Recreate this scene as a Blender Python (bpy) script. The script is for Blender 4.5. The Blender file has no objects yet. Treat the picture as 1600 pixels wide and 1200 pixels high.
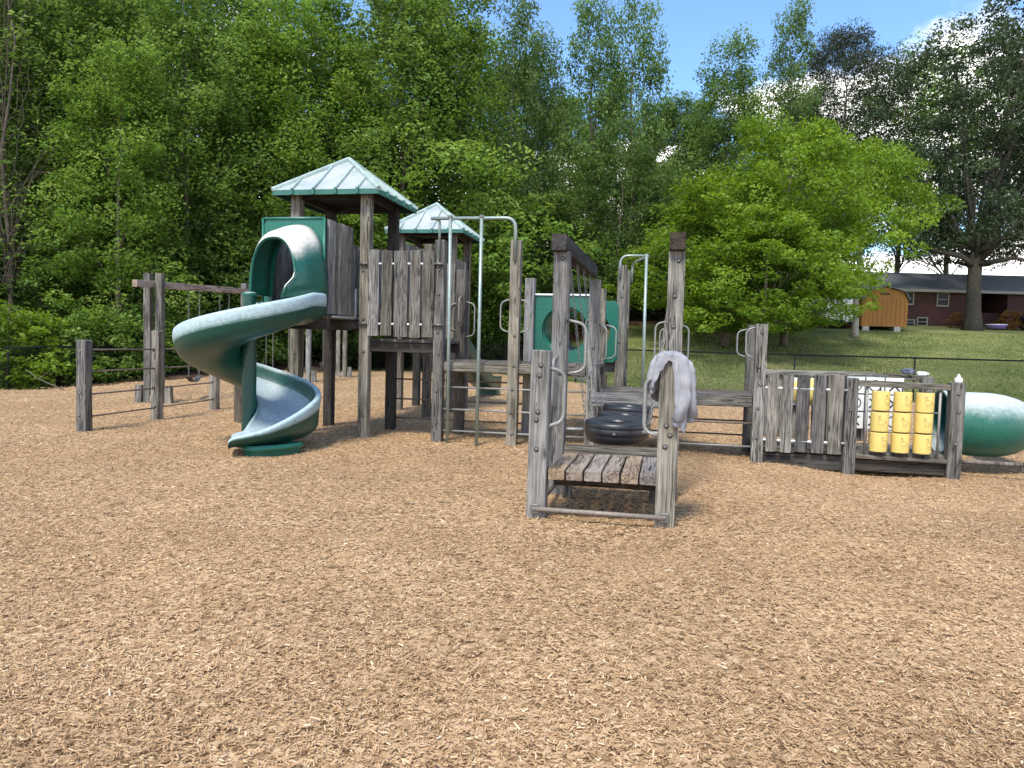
import bpy, bmesh, math, random
import numpy as np
from mathutils import Vector, Matrix, Quaternion, noise as mnoise
random.seed(7); rng = np.random.default_rng(7)
sc = bpy.context.scene
COL = sc.collection
# ------------------------------------------------------------------ camera
H = 1.55; PITCH = math.radians(3.15); ROLL = math.radians(1.49)
fw = Vector((0, math.cos(PITCH), -math.sin(PITCH))); r0 = Vector((1, 0, 0)); u0 = r0.cross(fw)
Rv = r0*math.cos(ROLL)+u0*math.sin(ROLL); Uv = -r0*math.sin(ROLL)+u0*math.cos(ROLL)
cd = bpy.data.cameras.new('camera'); cam = bpy.data.objects.new('camera', cd); COL.objects.link(cam)
M = Matrix((Rv, Uv, -fw)).transposed().to_4x4(); M.translation = Vector((0, 0, H)); cam.matrix_world = M
cd.sensor_width = 36; cd.lens = 26.325; cd.clip_end = 3000; cd.clip_start = .05
sc.camera = cam
# ------------------------------------------------------------------ light
SUN_EL = math.radians(55); SUN_DIR = Vector((-.36, -.90, 0)).normalized()   # towards the sun, on the ground
sd = bpy.data.lights.new('sun', 'SUN'); sd.energy = 1.5; sd.angle = math.radians(12); sd.color = (1, .93, .80)
so = bpy.data.objects.new('sun', sd); COL.objects.link(so)
sv = Vector((SUN_DIR.x*math.cos(SUN_EL), SUN_DIR.y*math.cos(SUN_EL), math.sin(SUN_EL)))
so.rotation_euler = sv.to_track_quat('Z', 'Y').to_euler(); so.location = (-20, -30, 60)
w = bpy.data.worlds.new('World'); sc.world = w; w.use_nodes = True
nt = w.node_tree; nt.nodes.clear()
def N(t, ty, **k):
    n = t.nodes.new(ty)
    for a, b in k.items():
        if a[0] == '_': n.inputs[int(a[1:])].default_value = b
        else: setattr(n, a, b)
    return n
def L(t, a, i, b, j): t.links.new(a.outputs[i], b.inputs[j])
out = N(nt, 'ShaderNodeOutputWorld'); bg = N(nt, 'ShaderNodeBackground')
sky = N(nt, 'ShaderNodeTexSky', sky_type='NISHITA', sun_disc=False, sun_elevation=SUN_EL, sun_rotation=math.atan2(SUN_DIR.x, SUN_DIR.y), altitude=200, air_density=1.0, dust_density=.6, ozone_density=2.2)
bg.inputs[1].default_value = .095
tc = N(nt, 'ShaderNodeTexCoord'); sep = N(nt, 'ShaderNodeSeparateXYZ'); L(nt, tc, 'Generated', sep, 0)
zz = N(nt, 'ShaderNodeMath', operation='ADD', _1=.22); L(nt, sep, 2, zz, 0)
dx = N(nt, 'ShaderNodeMath', operation='DIVIDE'); L(nt, sep, 0, dx, 0); L(nt, zz, 0, dx, 1)
dy = N(nt, 'ShaderNodeMath', operation='DIVIDE'); L(nt, sep, 1, dy, 0); L(nt, zz, 0, dy, 1)
cmb = N(nt, 'ShaderNodeCombineXYZ'); L(nt, dx, 0, cmb, 0); L(nt, dy, 0, cmb, 1)
cn = N(nt, 'ShaderNodeTexNoise'); cn.inputs['Scale'].default_value = 1.15; cn.inputs['Detail'].default_value = 8; cn.inputs['Roughness'].default_value = .55
mp = N(nt, 'ShaderNodeMapping'); mp.inputs['Location'].default_value = (2.55, 3.13, 0); L(nt, cmb, 0, mp, 0); L(nt, mp, 0, cn, 0)
el = N(nt, 'ShaderNodeMapRange'); el.inputs[1].default_value = .06; el.inputs[2].default_value = .40; el.inputs[3].default_value = .20; el.inputs[4].default_value = -.07; L(nt, sep, 2, el, 0)
ad = N(nt, 'ShaderNodeMath', operation='ADD'); L(nt, cn, 0, ad, 0); L(nt, el, 0, ad, 1)
cr = N(nt, 'ShaderNodeMapRange', interpolation_type='SMOOTHSTEP'); cr.inputs[1].default_value = .515; cr.inputs[2].default_value = .595; L(nt, ad, 0, cr, 0)
mixw = N(nt, 'ShaderNodeMix', data_type='RGBA'); L(nt, cr, 0, mixw, 0)
tint = N(nt, 'ShaderNodeMix', data_type='RGBA', blend_type='MULTIPLY'); tint.inputs[0].default_value = 1; tint.inputs[7].default_value = (.74, .89, 1.02, 1)
L(nt, sky, 0, tint, 6); L(nt, tint, 2, mixw, 6); mixw.inputs[7].default_value = (7.6, 7.4, 7.2, 1)
L(nt, mixw, 2, bg, 0); L(nt, bg, 0, out, 0)
sc.view_settings.view_transform = 'Standard'; sc.view_settings.look = 'None'; sc.view_settings.exposure = 1.72; sc.view_settings.gamma = 1
sc.cycles.max_bounces = 6; sc.cycles.diffuse_bounces = 3; sc.cycles.transmission_bounces = 3; sc.cycles.transparent_max_bounces = 4
# ------------------------------------------------------------------ helpers
AZ = math.radians(11.8); CA, SA = math.cos(AZ), math.sin(AZ)
def W(u, v, z=0.): return Vector((u*CA+v*SA, -u*SA+v*CA, z))
def tag(o, label=None, cat=None, group=None, kind=None):
    if label: o['label'] = label
    if cat: o['category'] = cat
    if group: o['group'] = group
    if kind: o['kind'] = kind
    return o
def empty(name, loc, label, cat, group=None, rz=0):
    o = bpy.data.objects.new(name, None); COL.objects.link(o); o.location = loc; o.rotation_euler = (0, 0, rz)
    o.empty_display_size = .2
    return tag(o, label, cat, group)
def mk(name, me, parent=None, loc=(0, 0, 0), rot=None, mat=None):
    o = bpy.data.objects.new(name, me); COL.objects.link(o)
    if parent is not None: o.parent = parent
    o.location = loc
    if rot is not None:
        if isinstance(rot, Quaternion): o.rotation_mode = 'QUATERNION'; o.rotation_quaternion = rot
        else: o.rotation_euler = rot
    if mat is not None:
        if not me.materials: me.materials.append(mat)
        elif me.materials[0] is not mat:
            o.material_slots[0].link = 'OBJECT'; o.material_slots[0].material = mat
    return o
def mesh(name, v, f, smooth=False):
    me = bpy.data.meshes.new(name); me.from_pydata([tuple(p) for p in v], [], f); me.update()
    if smooth: me.shade_smooth()
    return me
def fixn(me):
    bm = bmesh.new(); bm.from_mesh(me); bmesh.ops.recalc_face_normals(bm, faces=bm.faces); bm.to_mesh(me); bm.free(); return me
_tc = {}
def timber_mesh(w, d, Ln, var=0, worn=1.):
    k = (round(w, 3), round(d, 3), round(Ln, 2), var)
    if k in _tc: return _tc[k]
    r = random.Random(hash(k) % 9999)
    c = min(.006, w*.1, d*.2); n = max(2, int(Ln/.35)+1); vs = []; fs = []
    prof = [(-w/2+c, -d/2), (w/2-c, -d/2), (w/2, -d/2+c), (w/2, d/2-c), (w/2-c, d/2), (-w/2+c, d/2), (-w/2, d/2-c), (-w/2, -d/2+c)]
    def ring(z, s, a):
        ox, oy = r.uniform(-a, a), r.uniform(-a, a)
        for x, y in prof: vs.append((x*s+ox+r.uniform(-a, a)*.6, y*s+oy+r.uniform(-a, a)*.6, z+r.uniform(-a, a)*(2.5 if s < 1 else 0)))
    ring(0, .93, .001)
    for i in range(n): ring(c+(Ln-2*c)*i/(n-1), 1, .0022*worn)
    ring(Ln, .93, .002*worn)
    m = n+2
    for i in range(m-1):
        for j in range(8): fs.append((i*8+j, i*8+(j+1) % 8, (i+1)*8+(j+1) % 8, (i+1)*8+j))
    fs.append(tuple(range(7, -1, -1))); fs.append(tuple((m-1)*8+j for j in range(8)))
    me = mesh('timber', vs, fs); _tc[k] = me; return me
def timber(name, p0, p1, w, d, mat, parent, side=(0, 0, 1), var=None, worn=1.):
    """bar from p0 to p1 in the parent's space; its d-axis points as near as it can to side"""
    p0 = Vector(p0); p1 = Vector(p1); z = (p1-p0); Ln = z.length; z.normalize()
    s = Vector(side); y = (s-z*s.dot(z))
    if y.length < 1e-4: y = Vector((0, 1, 0))
    y.normalize(); x = y.cross(z)
    if var is None: var = random.randrange(3)
    return mk(name, timber_mesh(w, d, Ln, var, worn), parent, p0, Matrix((x, y, z)).transposed().to_quaternion(), mat)
def sweep(pts, r, n=8, close=False, cap=True):
    pts = [Vector(p) for p in pts]; m = len(pts); vs = []; fs = []
    up = None
    for i, p in enumerate(pts):
        a = pts[(i-1) % m] if (close or i) else pts[0]; b = pts[(i+1) % m] if (close or i < m-1) else pts[-1]
        t = (b-a).normalized()
        if up is None:
            up = Vector((0, 0, 1)) if abs(t.z) < .9 else Vector((1, 0, 0))
        up = (up-t*up.dot(t)).normalized(); s = t.cross(up)
        rr = r[i] if isinstance(r, (list, tuple)) else r
        for j in range(n):
            q = 2*math.pi*j/n; vs.append(p+(up*math.cos(q)+s*math.sin(q))*rr)
    for i in range(m if close else m-1):
        k = (i+1) % m
        for j in range(n): fs.append((i*n+j, i*n+(j+1) % n, k*n+(j+1) % n, k*n+j))
    if cap and not close: fs.append(tuple(range(n-1, -1, -1))); fs.append(tuple((m-1)*n+j for j in range(n)))
    return vs, fs
def tube(name, pts, r, mat, parent, n=8, close=False):
    v, f = sweep(pts, r, n, close); me = fixn(mesh(name, v, f, True)); return mk(name, me, parent, mat=mat)
def bend(pts, r=.06, k=5):
    """round the corners of a polyline"""
    pts = [Vector(p) for p in pts]; o = [pts[0]]
    for i in range(1, len(pts)-1):
        a, b, c = pts[i-1], pts[i], pts[i+1]; d1 = (a-b); d2 = (c-b); rr = min(r, d1.length*.48, d2.length*.48)
        p = b+d1.normalized()*rr; q = b+d2.normalized()*rr
        for j in range(k+1):
            t = j/k; o.append(p*(1-t)**2+b*2*t*(1-t)+q*t*t)
    o.append(pts[-1]); return o
_bc = {}
def box_mesh(sx, sy, sz, b=.004):
    k = (round(sx, 3), round(sy, 3), round(sz, 3))
    if k in _bc: return _bc[k]
    bm = bmesh.new(); bmesh.ops.create_cube(bm, size=1)
    for v in bm.verts: v.co = Vector((v.co.x*sx, v.co.y*sy, v.co.z*sz))
    if b: bmesh.ops.bevel(bm, geom=bm.edges[:], offset=min(b, sx*.2, sy*.2, sz*.2), segments=1, affect='EDGES')
    me = bpy.data.meshes.new('block'); bm.to_mesh(me); bm.free(); _bc[k] = me; return me
def box(name, c, s, mat, parent, rot=None, b=.004): return mk(name, box_mesh(*s, b=b), parent, c, rot, mat)
def lathe(prof, n=24, ang0=0, ang1=2*math.pi):
    vs = []; fs = []; full = abs(ang1-ang0-2*math.pi) < 1e-6; m = n if full else n+1
    for i in range(m):
        a = ang0+(ang1-ang0)*i/n
        for r, z in prof: vs.append((r*math.cos(a), r*math.sin(a), z))
    k = len(prof)
    for i in range(n):
        j = (i+1) % m
        for q in range(k-1): fs.append((i*k+q, j*k+q, j*k+q+1, i*k+q+1))
    return vs, fs
def joined(parts):
    V = []; F = []
    for v, f in parts:
        o = len(V); V += list(v); F += [tuple(i+o for i in q) for q in f]
    return V, F
# ------------------------------------------------------------------ materials
def newmat(name):
    m = bpy.data.materials.new(name); m.use_nodes = True; t = m.node_tree; t.nodes.clear()
    o = N(t, 'ShaderNodeOutputMaterial'); b = N(t, 'ShaderNodeBsdfPrincipled'); L(t, b, 0, o, 0); return m, t, b, o
def ramp(t, stops, interp='LINEAR'):
    r = N(t, 'ShaderNodeValToRGB'); r.color_ramp.interpolation = interp; e = r.color_ramp.elements
    e[0].position, e[0].color = stops[0][0], (*stops[0][1], 1); e[1].position, e[1].color = stops[-1][0], (*stops[-1][1], 1)
    for p, c in stops[1:-1]: x = e.new(p); x.color = (*c, 1)
    return r
def noisen(t, vec, scale, det=4, rough=.55, dist=0):
    n = N(t, 'ShaderNodeTexNoise'); n.inputs['Scale'].default_value = scale; n.inputs['Detail'].default_value = det
    n.inputs['Roughness'].default_value = rough; n.inputs['Distortion'].default_value = dist
    if vec is not None: t.links.new(vec, n.inputs[0])
    return n
def bump(t, b, h, dist=.01, st=1.):
    n = N(t, 'ShaderNodeBump'); n.inputs['Distance'].default_value = dist; n.inputs['Strength'].default_value = st
    t.links.new(h, n.inputs['Height']); L(t, n, 0, b, 'Normal'); return n
def wood(name, dark, mid, light, amt=.5, rough=.85):
    m, t, b, o = newmat(name)
    tcn = N(t, 'ShaderNodeTexCoord'); oi = N(t, 'ShaderNodeObjectInfo')
    off = N(t, 'ShaderNodeMath', operation='MULTIPLY', _1=61.7); L(t, oi, 'Random', off, 0)
    cx = N(t, 'ShaderNodeCombineXYZ')
    for i in range(3): L(t, off, 0, cx, i)
    add = N(t, 'ShaderNodeVectorMath', operation='ADD'); L(t, tcn, 'Object', add, 0); L(t, cx, 0, add, 1)
    def mapd(s):
        q = N(t, 'ShaderNodeMapping'); q.inputs['Scale'].default_value = s; L(t, add, 0, q, 0); return q.outputs[0]
    fib = noisen(t, mapd((105, 105, 2.6)), 1.0, 5, .65, .5)
    str_ = noisen(t, mapd((21, 21, 1.5)), 1.0, 5, .65, 1.6)
    tone = noisen(t, mapd((3, 3, 1.8)), 1.0, 4, .6)
    f = N(t, 'ShaderNodeMath', operation='MULTIPLY', _1=.4); L(t, fib, 0, f, 0)
    g = N(t, 'ShaderNodeMath', operation='MULTIPLY_ADD', _1=.42); L(t, str_, 0, g, 0); L(t, f, 0, g, 2)
    h = N(t, 'ShaderNodeMath', operation='MULTIPLY_ADD', _1=.28); L(t, tone, 0, h, 0); L(t, g, 0, h, 2)
    r = ramp(t, [(.40, dark), (.52, mid), (.64, light)]); L(t, h, 0, r, 0)
    # long drying cracks
    ck = noisen(t, mapd((30, 30, .9)), 1.0, 2, .5, 1.2)
    cm = N(t, 'ShaderNodeMath', operation='SUBTRACT', _1=.5); L(t, ck, 0, cm, 0)
    ca = N(t, 'ShaderNodeMath', operation='ABSOLUTE'); L(t, cm, 0, ca, 0)
    crk = N(t, 'ShaderNodeMapRange', interpolation_type='SMOOTHSTEP'); crk.inputs[1].default_value = .004; crk.inputs[2].default_value = .035; L(t, ca, 0, crk, 0)
    gate = noisen(t, mapd((6, 6, .8)), 1.0, 2); gm = N(t, 'ShaderNodeMapRange'); gm.inputs[1].default_value = .44; gm.inputs[2].default_value = .54; L(t, gate, 0, gm, 0)
    inv = N(t, 'ShaderNodeMath', operation='SUBTRACT', _0=1.); L(t, gm, 0, inv, 1)
    mx = N(t, 'ShaderNodeMath', operation='MAXIMUM'); L(t, crk, 0, mx, 0); L(t, inv, 0, mx, 1)
    mul = N(t, 'ShaderNodeMix', data_type='RGBA'); L(t, mx, 0, mul, 0); mul.inputs[6].default_value = (*[c*.42 for c in dark], 1); L(t, r, 0, mul, 7)
    # stains near some ends, knots
    vo = N(t, 'ShaderNodeTexVoronoi'); vo.inputs['Scale'].default_value = 1; t.links.new(mapd((7, 7, 2.2)), vo.inputs[0])
    kn = N(t, 'ShaderNodeMapRange', interpolation_type='SMOOTHSTEP'); kn.inputs[1].default_value = .05; kn.inputs[2].default_value = .17; L(t, vo, 0, kn, 0)
    m2 = N(t, 'ShaderNodeMix', data_type='RGBA'); L(t, kn, 0, m2, 0); m2.inputs[6].default_value = (*[c*.45 for c in mid], 1); L(t, mul, 2, m2, 7)
    hs = N(t, 'ShaderNodeHueSaturation'); L(t, m2, 2, hs, 'Color')
    rr = N(t, 'ShaderNodeMapRange'); rr.inputs[3].default_value = 1-amt*.5; rr.inputs[4].default_value = 1+amt*.5; L(t, oi, 'Random', rr, 0); L(t, rr, 0, hs, 'Value')
    rs = N(t, 'ShaderNodeMath', operation='MULTIPLY', _1=7.13); L(t, oi, 'Random', rs, 0); rf = N(t, 'ShaderNodeMath', operation='FRACT'); L(t, rs, 0, rf, 0)
    r2 = N(t, 'ShaderNodeMapRange'); r2.inputs[3].default_value = .35; r2.inputs[4].default_value = 1.3; L(t, rf, 0, r2, 0); L(t, r2, 0, hs, 'Saturation')
    L(t, hs, 0, b, 'Base Color'); b.inputs['Roughness'].default_value = rough; b.inputs['Specular IOR Level'].default_value = .25
    hh = N(t, 'ShaderNodeMath', operation='MULTIPLY'); L(t, h, 0, hh, 0); L(t, mx, 0, hh, 1)
    bump(t, b, hh.outputs[0], .012, .8); return m
WOOD = wood('weathered_timber', (.050, .044, .034), (.152, .139, .114), (.300, .280, .238), .6)
WOODB = wood('brown_grey_timber', (.034, .028, .023), (.105, .089, .073), (.215, .188, .155), .4)
WOODF = wood('footworn_boards', (.080, .056, .038), (.215, .162, .118), (.35, .285, .22), .22)
WOODD = wood('dark_and_shaded_timber', (.016, .012, .009), (.042, .033, .025), (.080, .065, .050), .3)  # dark timber; on undersides and shaded posts the shade is in its colour
WOODR = wood('reddish_beam', (.15, .085, .06), (.34, .24, .18), (.48, .40, .33), .2)
SLAT = wood('weathered_slat', (.042, .037, .031), (.122, .112, .095), (.262, .245, .210), .95)
def plastic(name, col, bleach, z0, z1, rough=.35, useN=True, amt=.9, spread=.5):
    """moulded plastic whose upward faces have been bleached chalky by years of weather"""
    m, t, b, o = newmat(name)
    g = N(t, 'ShaderNodeNewGeometry'); s = N(t, 'ShaderNodeSeparateXYZ'); L(t, g, 'Normal', s, 0)
    tcn = N(t, 'ShaderNodeTexCoord')
    n1 = noisen(t, tcn.outputs['Object'], 2.3, 5, .6); n2 = noisen(t, tcn.outputs['Object'], 23, 4, .6)
    a = N(t, 'ShaderNodeMath', operation='MULTIPLY_ADD', _1=spread); L(t, n1, 0, a, 0); L(t, s, 2, a, 2)
    a2 = N(t, 'ShaderNodeMath', operation='MULTIPLY_ADD', _1=spread*.35); L(t, n2, 0, a2, 0); L(t, a, 0, a2, 2)
    mr = N(t, 'ShaderNodeMapRange', interpolation_type='SMOOTHSTEP'); mr.inputs[1].default_value = z0+spread*.67; mr.inputs[2].default_value = z1+spread*.67; mr.inputs[4].default_value = amt; L(t, a2, 0, mr, 0)
    mi = N(t, 'ShaderNodeMix', data_type='RGBA'); L(t, mr, 0, mi, 0); mi.inputs[6].default_value = (*col, 1); mi.inputs[7].default_value = (*bleach, 1)
    v = N(t, 'ShaderNodeMapRange'); v.inputs[1].default_value = .3; v.inputs[2].default_value = .7; v.inputs[3].default_value = .8; v.inputs[4].default_value = 1.15; L(t, n2, 0, v, 0)
    hs = N(t, 'ShaderNodeHueSaturation'); L(t, mi, 2, hs, 'Color'); L(t, v, 0, hs, 'Value'); L(t, hs, 0, b, 'Base Color')
    ro = N(t, 'ShaderNodeMapRange'); ro.inputs[3].default_value = rough; ro.inputs[4].default_value = .62; L(t, mr, 0, ro, 0); L(t, ro, 0, b, 'Roughness')
    bump(t, b, n2.outputs[0], .003, .25); return m
GREEN = plastic('green_plastic', (.007, .062, .046), (.36, .47, .47), .30, .75)
GREEN2 = plastic('green_tunnel_plastic', (.012, .115, .08), (.52, .57, .56), .10, .85, amt=.93)
HOODG = plastic('green_hood_plastic', (.010, .12, .085), (.72, .67, .58), .22, .50, amt=.97, spread=.22)
PANELG = plastic('green_panel_plastic', (.012, .13, .09), (.5, .62, .60), .6, .95)
RIMG = plastic('bleached_rim_plastic', (.06, .20, .17), (.42, .54, .56), -.60, -.05, amt=.94, spread=.45)
SEATG = plastic('worn_slide_bed', (.16, .24, .25), (.34, .41, .44), -.2, .9)
def simple(name, col, rough=.5, metal=0., var=0., scale=8, spec=.5, bmp=0):
    m, t, b, o = newmat(name); b.inputs['Base Color'].default_value = (*col, 1); b.inputs['Roughness'].default_value = rough
    b.inputs['Metallic'].default_value = metal; b.inputs['Specular IOR Level'].default_value = spec
    if var:
        tcn = N(t, 'ShaderNodeTexCoord'); n = noisen(t, tcn.outputs['Object'], scale, 5, .6)
        r = ramp(t, [(.3, tuple(c*(1-var) for c in col)), (.7, tuple(min(1, c*(1+var)) for c in col))]); L(t, n, 0, r, 0); L(t, r, 0, b, 'Base Color')
        if bmp: bump(t, b, n.outputs[0], bmp, .6)
    return m
PIPE = simple('galvanised_pipe', (.27, .265, .25), .55, .3, .18, 30)
PIPEG = simple('green_tinted_pipe', (.27, .33, .30), .45, .45, .2, 20)
RUSTY = simple('dull_brown_pipe', (.17, .135, .11), .6, .3, .3, 25)
BOLT = simple('bolt_steel', (.17, .165, .155), .5, .5); FRONTP = simple('taupe_pipe', (.24, .20, .165), .65, .15, .25, 25)
DARKM = simple('recess_shade', (.02, .018, .015), .8)  # flat disc colour that paints the shade of a recess round each bolt
RUBBER = simple('black_rubber', (.016, .017, .020), .40, 0, .35, 9, .6, .002)
WHITEP = simple('white_plastic', (.78, .78, .75), .4)
YELLOW = simple('yellow_plastic', (.70, .53, .16), .42, 0, .10, 5)
INK = simple('brown_print', (.22, .15, .08), .7)
BLACK = simple('black_print', (.02, .02, .025), .6)
def roofmat():
    m, t, b, o = newmat('chalky_roof_metal'); tcn = N(t, 'ShaderNodeTexCoord')
    n = noisen(t, tcn.outputs['Object'], 3, 6, .65); r = ramp(t, [(.3, (.24, .31, .295)), (.5, (.36, .395, .395)), (.72, (.44, .45, .46))]); L(t, n, 0, r, 0); L(t, r, 0, b, 'Base Color')
    b.inputs['Roughness'].default_value = .55; return m
SOFF = simple('shade_black_soffit', (.005, .005, .005), .9); ROOF = roofmat(); ROOFE = simple('green_roof_edge', (.03, .13, .10), .5, 0, .25, 6)  # soffit is near-black: the shade under the roof is put into its colour
ROOFR = simple('pale_green_rib', (.33, .42, .385), .5, 0, .25, 6)
# ground
def mulchmat():
    m, t, b, o = newmat('wood_chip_mulch'); tcn = N(t, 'ShaderNodeTexCoord'); v = tcn.outputs['Object']
    vo = N(t, 'ShaderNodeTexVoronoi'); vo.inputs['Scale'].default_value = 34; vo.inputs['Randomness'].default_value = 1
    wn = noisen(t, v, 30, 2, .5); wd = N(t, 'ShaderNodeMix', data_type='RGBA', blend_type='LINEAR_LIGHT'); wd.inputs[0].default_value = .02
    t.links.new(v, wd.inputs[6]); L(t, wn, 1, wd, 7); L(t, wd, 2, vo, 0)
    sp = N(t, 'ShaderNodeSeparateColor'); L(t, vo, 'Color', sp, 0)
    r = ramp(t, [(0, (.11, .062, .030)), (.25, (.28, .17, .084)), (.6, (.48, .312, .168)), (1, (.66, .47, .275))]); L(t, sp, 0, r, 0)
    big = noisen(t, v, .55, 5, .6); bm_ = N(t, 'ShaderNodeMapRange'); bm_.inputs[1].default_value = .3; bm_.inputs[2].default_value = .7; bm_.inputs[3].default_value = .82; bm_.inputs[4].default_value = 1.16; L(t, big, 0, bm_, 0)
    hs = N(t, 'ShaderNodeHueSaturation'); L(t, r, 0, hs, 'Color'); L(t, bm_, 0, hs, 'Value'); L(t, hs, 0, b, 'Base Color')
    b.inputs['Roughness'].default_value = .9; b.inputs['Specular IOR Level'].default_value = .15
    n2 = noisen(t, v, 60, 3, .6); ad_ = N(t, 'ShaderNodeMath', operation='ADD'); L(t, sp, 1, ad_, 0); L(t, n2, 0, ad_, 1)
    bump(t, b, ad_.outputs[0], .02, .9); return m
MULCH = mulchmat()
def chipmat():
    m, t, b, o = newmat('wood_chip'); at = N(t, 'ShaderNodeAttribute', attribute_type='INSTANCER', attribute_name='tint')
    r = ramp(t, [(0, (.15, .088, .042)), (.2, (.31, .192, .096)), (.6, (.52, .340, .186)), (.9, (.67, .478, .285)), (1, (.77, .62, .42))]); L(t, at, 'Fac', r, 0); L(t, r, 0, b, 'Base Color')
    b.inputs['Roughness'].default_value = .85; b.inputs['Specular IOR Level'].default_value = .2; return m
CHIP = chipmat()
def grassmat():
    m, t, b, o = newmat('mown_grass'); tcn = N(t, 'ShaderNodeTexCoord'); v = tcn.outputs['Object']
    mpn = N(t, 'ShaderNodeMapping'); mpn.inputs['Scale'].default_value = (1, 2.2, 1); mpn.inputs['Rotation'].default_value = (0, 0, .2); t.links.new(v, mpn.inputs[0])
    a = noisen(t, mpn.outputs[0], .32, 6, .62); c = noisen(t, v, 14, 4, .7)
    ad_ = N(t, 'ShaderNodeMath', operation='MULTIPLY_ADD', _1=.45); L(t, c, 0, ad_, 0); L(t, a, 0, ad_, 2)
    r = ramp(t, [(.50, (.085, .115, .035)), (.68, (.155, .185, .062)), (.86, (.24, .245, .10)), (1, (.29, .27, .14))]); L(t, ad_, 0, r, 0); L(t, r, 0, b, 'Base Color')
    b.inputs['Roughness'].default_value = .9; b.inputs['Specular IOR Level'].default_value = .15; bump(t, b, c.outputs[0], .05, .8); return m
GRASS = grassmat()
LITTER = simple('leaf_litter', (.075, .045, .03), .95, 0, .5, 2.5, .1, .04)
def leafmat(name, c0, c1, c2, tr=.44):
    m, t, b, o = newmat(name); at = N(t, 'ShaderNodeAttribute', attribute_name='tint')
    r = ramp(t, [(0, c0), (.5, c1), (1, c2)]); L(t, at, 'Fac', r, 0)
    oi = N(t, 'ShaderNodeObjectInfo'); rr = N(t, 'ShaderNodeMapRange'); rr.inputs[3].default_value = .82; rr.inputs[4].default_value = 1.2; L(t, oi, 'Random', rr, 0)
    hs = N(t, 'ShaderNodeHueSaturation'); L(t, r, 0, hs, 'Color'); L(t, rr, 0, hs, 'Value'); L(t, hs, 0, b, 'Base Color')
    b.inputs['Roughness'].default_value = .55; b.inputs['Specular IOR Level'].default_value = .22
    tl = N(t, 'ShaderNodeBsdfTranslucent'); h2 = N(t, 'ShaderNodeHueSaturation'); h2.inputs['Hue'].default_value = .485; h2.inputs['Saturation'].default_value = 1.1; h2.inputs['Value'].default_value = 1.5
    L(t, hs, 0, h2, 'Color'); L(t, h2, 0, tl, 0)
    ms = N(t, 'ShaderNodeMixShader', _0=tr); L(t, b, 0, ms, 1); L(t, tl, 0, ms, 2); L(t, ms, 0, o, 0); return m
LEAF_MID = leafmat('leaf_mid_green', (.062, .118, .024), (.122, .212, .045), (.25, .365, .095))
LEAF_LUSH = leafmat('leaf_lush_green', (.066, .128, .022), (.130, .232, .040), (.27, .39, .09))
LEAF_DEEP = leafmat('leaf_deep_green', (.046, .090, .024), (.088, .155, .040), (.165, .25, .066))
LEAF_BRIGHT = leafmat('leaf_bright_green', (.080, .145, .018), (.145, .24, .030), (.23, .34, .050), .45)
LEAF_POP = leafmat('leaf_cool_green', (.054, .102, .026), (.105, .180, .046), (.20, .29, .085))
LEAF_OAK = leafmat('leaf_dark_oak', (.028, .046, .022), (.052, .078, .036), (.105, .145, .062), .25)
LEAF_PINE = leafmat('needle_grey_green', (.026, .038, .020), (.052, .066, .032), (.10, .115, .05), .15)
BARK = simple('bark', (.13, .105, .085), .95, 0, .4, 6, .1, .03)
BARKD = simple('dark_bark', (.085, .075, .062), .95, 0, .35, 6, .1, .03)
BARKP = simple('pale_bark', (.27, .25, .22), .9, 0, .35, 5, .1, .02)
# ------------------------------------------------------------------ terrain
def sstep(a): a = max(0., min(1., a)); return a*a*(3-2*a)
def T(x, y):
    z = -.052*max(0., min(2.3, x-2.6))*sstep((14.-y)/2.)*sstep((y-6.5)/2.)
    z += -.03*max(0., min(10., -x-9))
    y0 = 26.5 if x > 6 else 26.5+(6-x)*1.9 if x > -.4 else 39
    if y > y0: 
        s = .165*sstep((x+8)/15.); d = y-y0
        z += s*(d*d/8. if d < 4 else d-2 if d < 20.5 else 18.5+(d-20.5)*.6 if d < 32 else 25.4+(d-32)*.1)
    if x < -9 and y > 24: z += .02*(y-24)
    return z
EDGE = [(-45, -12), (-45, 15.5), (-22, 18.8), (-16.3, 20.6), (-14.2, 21.8), (-12.8, 27), (-10, 37.2), (-.6, 38.2), (5.4, 26.0), (14, 23.9), (40, 17.5), (40, -12)]
def inside(x, y):
    """signed distance to the mulch edge, positive inside"""
    d = 1e9; c = False; n = len(EDGE)
    for i in range(n):
        x1, y1 = EDGE[i]; x2, y2 = EDGE[(i+1) % n]
        if (y1 > y) != (y2 > y) and x < (x2-x1)*(y-y1)/(y2-y1)+x1: c = not c
        tx = max(0, min(1, ((x-x1)*(x2-x1)+(y-y1)*(y2-y1))/((x2-x1)**2+(y2-y1)**2)))
        d = min(d, math.hypot(x-x1-tx*(x2-x1), y-y1-tx*(y2-y1)))
    return d if c else -d
HOLLOW = [(-3.75, 8.35, .55, .05), (.85, 5.75, .5, .035), (.9, 7.1, .6, .03), (-7.85, 18.4, .6, .05), (-7.75, 20., .6, .05), (-7.5, 23., .6, .05), (-.75, 10.75, .5, .03), (4.9, 9.9, .8, .03), (-2.6, 4.6, .35, .018), (1.9, 4.1, .3, .016), (.1, 3.4, .28, .014), (-1.2, 6.1, .4, .018), (3.1, 6.4, .45, .02), (-4.6, 6.9, .5, .02)]
def mz(x, y):
    h = 0.
    for hx, hy, hr, hd in HOLLOW:
        q = ((x-hx)**2+(y-hy)**2)/(hr*hr)
        if q < 6: h += hd*(math.exp(-q)-.45*math.exp(-(math.sqrt(q)-1.6)**2*3))
    z = T(x, y)-h+.022*mnoise.noise(Vector((x*.5, y*.5, 3.)))+.012*mnoise.noise(Vector((x*1.7, y*1.7, 7.)))
    return z
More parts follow.
